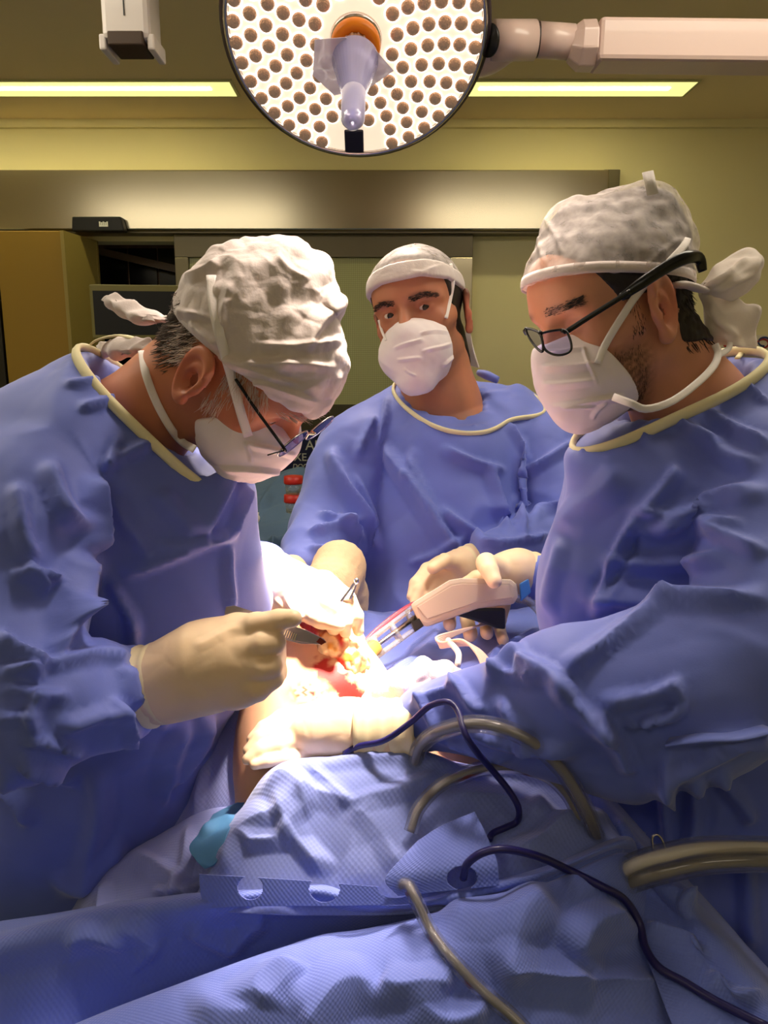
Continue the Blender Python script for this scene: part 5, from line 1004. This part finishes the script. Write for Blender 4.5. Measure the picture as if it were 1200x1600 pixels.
# ---- tubes and cables
def glass(name, col, rough, trans=.85, alpha=1): return mat(name, col, rough, trans=trans, alpha=alpha, ior=1.3)
m_clear = mat('clear_hose', (215, 214, 212), .06, trans=.9, alpha=.45, ior=1.2); m_core = mat('hose_core', (220, 214, 208), .3, coat=.4); m_blood = mat('blood', (110, 20, 16), .3)
m_navy = mat('cable_navy', (30, 26, 96), .4, coat=.2)
def lay(bvhs, pix, off, dflt=.75):
    out = []
    for p in pix:
        if len(p) == 3: out.append(P(*p)); continue
        v = Vector(ray(*p)).normalized(); hs = [b.ray_cast(Vector(CAM), v)[0] for b in bvhs]; hs = [np.array(q) for q in hs if q is not None]
        out.append((min(hs, key=lambda q: np.linalg.norm(q - CAM)) - np.array(v) * off) if hs else P(p[0], p[1], dflt))
    return out
allb = [dA_bvh, dB_bvh, dC_bvh, dG_bvh, dS_bvh, dU_bvh, gownR_bvh]
m_bore = mat('hose_bore', (136, 132, 136), .12, .15, coat=.5)
def hose(name, label, pts, r, n, blood=(), core=False, cat='hose', inner=None):
    t = thing(name, label, cat, pts[len(pts) // 2]); pp = spline(pts, n)
    MB().tube(pp, r, 16).build('hose_wall', m_clear, t, True)
    MB().tube(pp, r * (inner or .55), 12).build('bore', m_core if core else m_bore, t, True)
    for a, b in blood:
        q = pp[int(a * n):max(int(b * n), int(a * n) + 3)] - np.array([0, 0, r * .35]); MB().tube(q, [r * .15, r * .6, r * .2], 8).build('blood_residue', m_blood, t, True)
    return t
hose('suction_hose', 'thick clear hose arching over the sleeve of the right surgeon', [P(648, 1192, .80), P(658, 1164, .775), P(690, 1142, .745), P(750, 1131, .715), (P(820, 1152, .705)), P(872, 1196, .71), P(905, 1245, .72), P(928, 1295, .74), P(938, 1330, .765)], .0085, 60)
hose('suction_hose', 'thinner clear hose with blood residue arching in front of the thick one', lay(allb, [(641, 1300, .742), (655, 1262, .75), (690, 1226, .765), (745, 1202, .77), (800, 1198, .765), (850, 1210, .76), (885, 1240, .755), (905, 1280, .75), (912, 1310, .76)], .01), .0068, 60, ((.28, .42), (.5, .62)))
h3 = lay([dA_bvh, dS_bvh], [(622, 1386, .693), (636, 1383, .678), (648, 1402, .665), (672, 1452), (705, 1497), (750, 1545), (800, 1588), (840, 1630)], .0075, .62)
hose('suction_hose', 'clear blood streaked hose coming out of the holed strip towards the camera', h3, .0062, 60, ((.15, .3), (.4, .52), (.62, .72)))
hose('suction_hose', 'upper of the two fat hoses entering from the right edge', [P(962, 1372, .72), P(990, 1352, .70), P(1040, 1336, .69), P(1110, 1325, .69), P(1240, 1328, .70), P(1400, 1350, .72), P(1600, 1480, .78), P(1700, 1800, .85)], .0105, 40, (), True, inner=.5)
hose('suction_hose', 'lower of the two fat hoses entering from the right edge', [P(968, 1384, .715), P(1000, 1372, .70), P(1050, 1358, .69), P(1120, 1346, .685), P(1240, 1346, .69), P(1400, 1368, .71), P(1590, 1500, .77), P(1680, 1800, .84)], .0105, 40)
def cable(name, label, pts, r, m, n=80, cat='cable'): return tag(MB().tube(spline(pts, n), r, 10).build(name, m, None, True), label, cat)
cable('diathermy_cable', 'navy cable looping over the sleeve and the dotted drape', lay(allb, [(538, 1178), (560, 1166, .80), (600, 1157, .785), (640, 1130, .775), (672, 1103, .76), (700, 1097, .745), (716, 1112, .735), (726, 1145, .715), (745, 1175, .72), (768, 1202, .74), (795, 1235, .745), (810, 1262, .745), (808, 1283), (790, 1293), (770, 1302), (764, 1312)], .004), .0032, m_navy)
cable('diathermy_cable', 'navy cable running from the holder flap to the lower right corner', lay([dA_bvh, dB_bvh, dU_bvh, dG_bvh], [(724, 1372, .688), (730, 1350, .678), (755, 1332, .672), (790, 1327, .672), (840, 1338, .68), (890, 1360), (940, 1385), (975, 1405), (998, 1440), (1008, 1480), (1030, 1512), (1070, 1535), (1120, 1565), (1200, 1605)], .005, .66), .0036, m_navy)
wr = thing('ribbon_cable', 'bundle of cream flat wires hanging below the lavage gun', 'cable', P(720, 1020, 1.02))
for k in range(6):
    o = k * 3.0; pts = [P(842 - o, 960 + o, 1.12), P(812, 948 + o, 1.1), P(760, 975 - o * .2, 1.07), P(705, 988 + o * .5, 1.03), P(682 + o * .4, 996 + o, 1.01), P(690 + o, 1004 + o * .4, 1.0), P(722 + o, 1000 + o * .6, .98), P(745 + o, 1022 + o * .3, .95), P(757 + o, 1052, .92)]
    MB().tube(spline(pts[2:], 40), .0017, 6).build('wire', mat('wire_cream', (225, 190, 170), .4), wr, True)
MB().tube(spline([P(715, 1040, .95), P(716, 1020, .97), P(700, 1000, 1.0)], 14), .004, 8).build('plug', m_core, wr, True)
cl = thing('towel_clip', 'small shiny metal clip standing on the drape beside the fat hoses', 'clip', P(1030, 1325, .76))
MB().tube([P(1020, 1330, .765), P(1019, 1310, .765), P(1026, 1304, .765), P(1034, 1312, .765), P(1040, 1328, .765)], .0013, 8, n=20).build('loop', m_metal, cl, True)

# ---- pulse lavage gun
gun = thing('lavage_gun', 'beige pulse lavage gun held over the wound by the right surgeon', 'surgical tool', P(730, 940, 1.08))
m_gun = mat('gun_plastic', (178, 164, 150), .4, bump=(300, .05, .0005)); m_clr = mat('clear_plastic', (235, 230, 220), .06, trans=.8, alpha=.7)
body = [(640, 944), (702, 906), (720, 903), (798, 905), (808, 912), (810, 934), (804, 944), (748, 951), (700, 968), (668, 980), (656, 977)]
MB().prism([P(x, y, 1.045) for x, y in body], P(730, 940, 1.09) - P(730, 940, 1.045)).build('body', m_gun, gun, False, .006)
MB().prism([P(x, y, 1.0438) for x, y in [(652, 948), (706, 915), (722, 912), (795, 914), (801, 934), (745, 941), (668, 967)]], P(730, 940, 1.05) - P(730, 940, 1.045)).build('side_panel', m_gun, gun, False, .0008)
MB().prism([P(x, y, 1.05) for x, y in [(697, 958), (742, 950), (790, 950), (790, 984), (776, 982), (735, 968)]], P(730, 940, 1.09) - P(730, 940, 1.05)).build('grip', m_black, gun, False, .004)
MB().prism([P(x, y, 1.045) for x, y in [(642, 972), (655, 966), (662, 978), (648, 988)]], P(730, 940, 1.08) - P(730, 940, 1.045)).build('latch', m_black, gun, False, .001)
ax0, ax1 = P(652, 962, 1.065), P(572, 1022, .985); dv = (P(640, 944, 1.06) - P(660, 978, 1.06)); dv /= np.linalg.norm(dv)
for s in (-1, 1):
    MB().tube([ax0 + dv * s * .013, ax1 + dv * s * .011], .0038, 8).build('rail', m_clr, gun, True)
for t in (.12, .45, .8): MB().tube([ax0 + (ax1 - ax0) * t + dv * .013, ax0 + (ax1 - ax0) * t - dv * .013], .0048, 8).build('crossbar', m_clr, gun, True)
MB().tube([ax0, ax1], .0035, 10).build('lance', m_metal, gun, True)
tipd = (ax1 - ax0) / np.linalg.norm(ax1 - ax0)
MB().rev([(.010, -.02), (.012, -.004), (.016, .012), (.0165, .028), (.012, .028)], ax1, tipd, 24).build('nozzle', mat('nozzle_amber', (210, 165, 80), .25, trans=.4), gun, True)
MB().prism([P(x, y, 1.06) for x, y in [(812, 912), (826, 904), (830, 926), (814, 940)]], P(730, 940, 1.075) - P(730, 940, 1.06)).build('connector', mat('connector_blue', (60, 120, 190), .4), gun, False, .002)
MB().tube([P(560, 1018, .98), P(590, 985, 1.03), P(640, 948, 1.08), P(690, 930, 1.13)], .0045, 10, n=20).build('irrigation_line', mat('line_red', (170, 70, 90), .2, trans=.3), gun, True)
MB().tube([P(808, 935, 1.08), P(826, 940, 1.09), P(842, 955, 1.1), P(850, 975, 1.12)], .006, 10, n=16).build('hose_tail', m_clear, gun, True)
# ---- forceps in the near hand, clamp in the far one
fo = thing('forceps', 'flat grey ridged forceps in the near gloved hand of the bending surgeon', 'surgical tool', P(430, 985, .73)); m_fst = mat('forceps_steel', (150, 145, 165), .35, .8)
for k, (dz, e) in enumerate(((.0, 0), (.009, 3))):
    MB().prism([P(x, y + e * (x < 500), .728 + dz) for x, y in [(351, 957), (353, 948), (366, 946), (400, 957), (440, 972), (480, 985), (506, 998), (510, 1004), (502, 1007), (470, 1003), (420, 990), (380, 972), (358, 964)]], P(430, 985, .7295) - P(430, 985, .728)).build('arm', m_fst, fo, False, .0004)
for k in range(12): x = 426 + k * 3.2; y = 979 + k * 1.5; MB().tube([P(x + 2, y - 5, .7272), P(x - 2, y + 6, .7272)], .0006, 4).build('grip_ridge', m_metal, fo)
MB().prism([P(x, y, .727) for x, y in [(500, 996), (510, 1003), (502, 1008), (494, 1003)]], P(430, 985, .7295) - P(430, 985, .727)).build('tip', m_blood, fo)
nh = thing('tissue_clamp', 'thin bright metal clamp in the far brightly lit glove', 'surgical tool', P(535, 940, .9))
for a, b in (((557, 907, .90), (518, 962, .90)), ((558, 910, .905), (526, 966, .905))): MB().tube([P(*a), P((a[0] + b[0]) / 2 + (3 if b[0] > 520 else -1), (a[1] + b[1]) / 2, a[2]), P(*b)], [.0012, .0018, .0022], 8, n=10).build('arm', m_metal, nh, True)
MB().rev([(.0005, -.004), (.003, -.002), (.003, .002), (.0005, .004)], P(557, 908, .9), (0, 0, 1), 12).build('ratchet', m_metal, nh, True)
# ---- swabs in the wound
m_gauze = mat('gauze', (232, 208, 200), .85, bump=(500, .5, .0015), var=(60, .06))
def swab(name, label, ch, seed):
    o, _, _ = sdf_part(name, union(chain(ch), .01), *bounds([P(*p[:3]) for p in ch], .035), .003, m_gauze, None, 2, crumple=((.022, .007, seed),), wav=((.03, .003, seed),)); return tag(o, label, 'swab', None)
swab('gauze_swab', 'white crumpled swab glaring in the lamp light beside the wound', [(578, 1098, .885, 14), (600, 1085, .885, 26), (622, 1078, .885, 28), (630, 1090, .885, 22)], 4)
swab('gauze_swab', 'pinkish crumpled swab above the cuffed sleeve of the right surgeon', [(640, 1070, .90, 20), (665, 1052, .90, 20), (690, 1056, .90, 16), (708, 1050, .91, 9)], 8)

# ---- draped instrument table behind, specimen jars
T_ = [[P(*p) for p in r] for r in [[(300, 800, 2.75), (452, 733, 2.7), (500, 742, 2.7), (620, 740, 2.7)], [(340, 810, 2.4), (398, 800, 2.42), (470, 795, 2.4), (620, 800, 2.4)], [(330, 830, 2.3), (400, 835, 2.3), (470, 832, 2.3), (620, 835, 2.3)], [(330, 920, 2.25), (400, 930, 2.25), (470, 930, 2.25), (620, 930, 2.25)], [(330, 1480, 2.2), (400, 1480, 2.2), (470, 1480, 2.2), (620, 1480, 2.2)]]]
dT, dT_bvh = cloth('table_drape', 'grey green cloth over the instrument table behind the surgeons', T_, m_turq, res=(90, 90), fl=[(400, 800, 455, 740, 8, 10, 10), (420, 850, 470, 830, 8, 12, 10), (400, 880, 470, 860, 8, 12, 12), (430, 840, 440, 900, 8, 8, 10)], crumple=((.1, .012, 3),))
m_jar = mat('jar_clear', (215, 220, 220), .1, trans=.85, alpha=.6); m_red = mat('jar_lid_red', (190, 35, 25), .4)
for y0, y1, lb in ((743, 774, 'specimen jar with red lid standing on the lower jar'), (772, 800, 'specimen jar with red lid at the bottom, on the instrument table')):
    b, t = P(459, y1, 2.2), P(459, y0 + 12, 2.2); t[0] = b[0]; t[1] = b[1]; tt = P(459, y0, 2.2)[2]; j = thing('specimen_jar', lb, 'jar', b, None); r = 13 / F * 2.2
    MB().rev([(r * .92, 0), (r, (t - b)[2])], b, (0, 0, 1), 24).build('body', m_jar, j, True)
    MB().rev([(r * 1.13, t[2] - b[2]), (r * 1.16, t[2] - b[2] + .004), (r * 1.13, tt - b[2]), (r * .9, tt - b[2] + .001)], b, (0, 0, 1), 24).build('lid', m_red, j, True)
vt = thing('tap_fitting', 'small pale valve knob on the instrument table beside the left surgeon', 'valve', P(400, 812, 2.2))
MB().tube([P(393, 815, 2.2), P(400, 808, 2.2), P(402, 800, 2.2)], .006, 8).build('stem', m_core, vt, True); MB().rev([(.012, -.006), (.014, 0), (.012, .006)], P(399, 810, 2.2), (.3, -1, .2), 14).build('knob', m_core, vt, True)
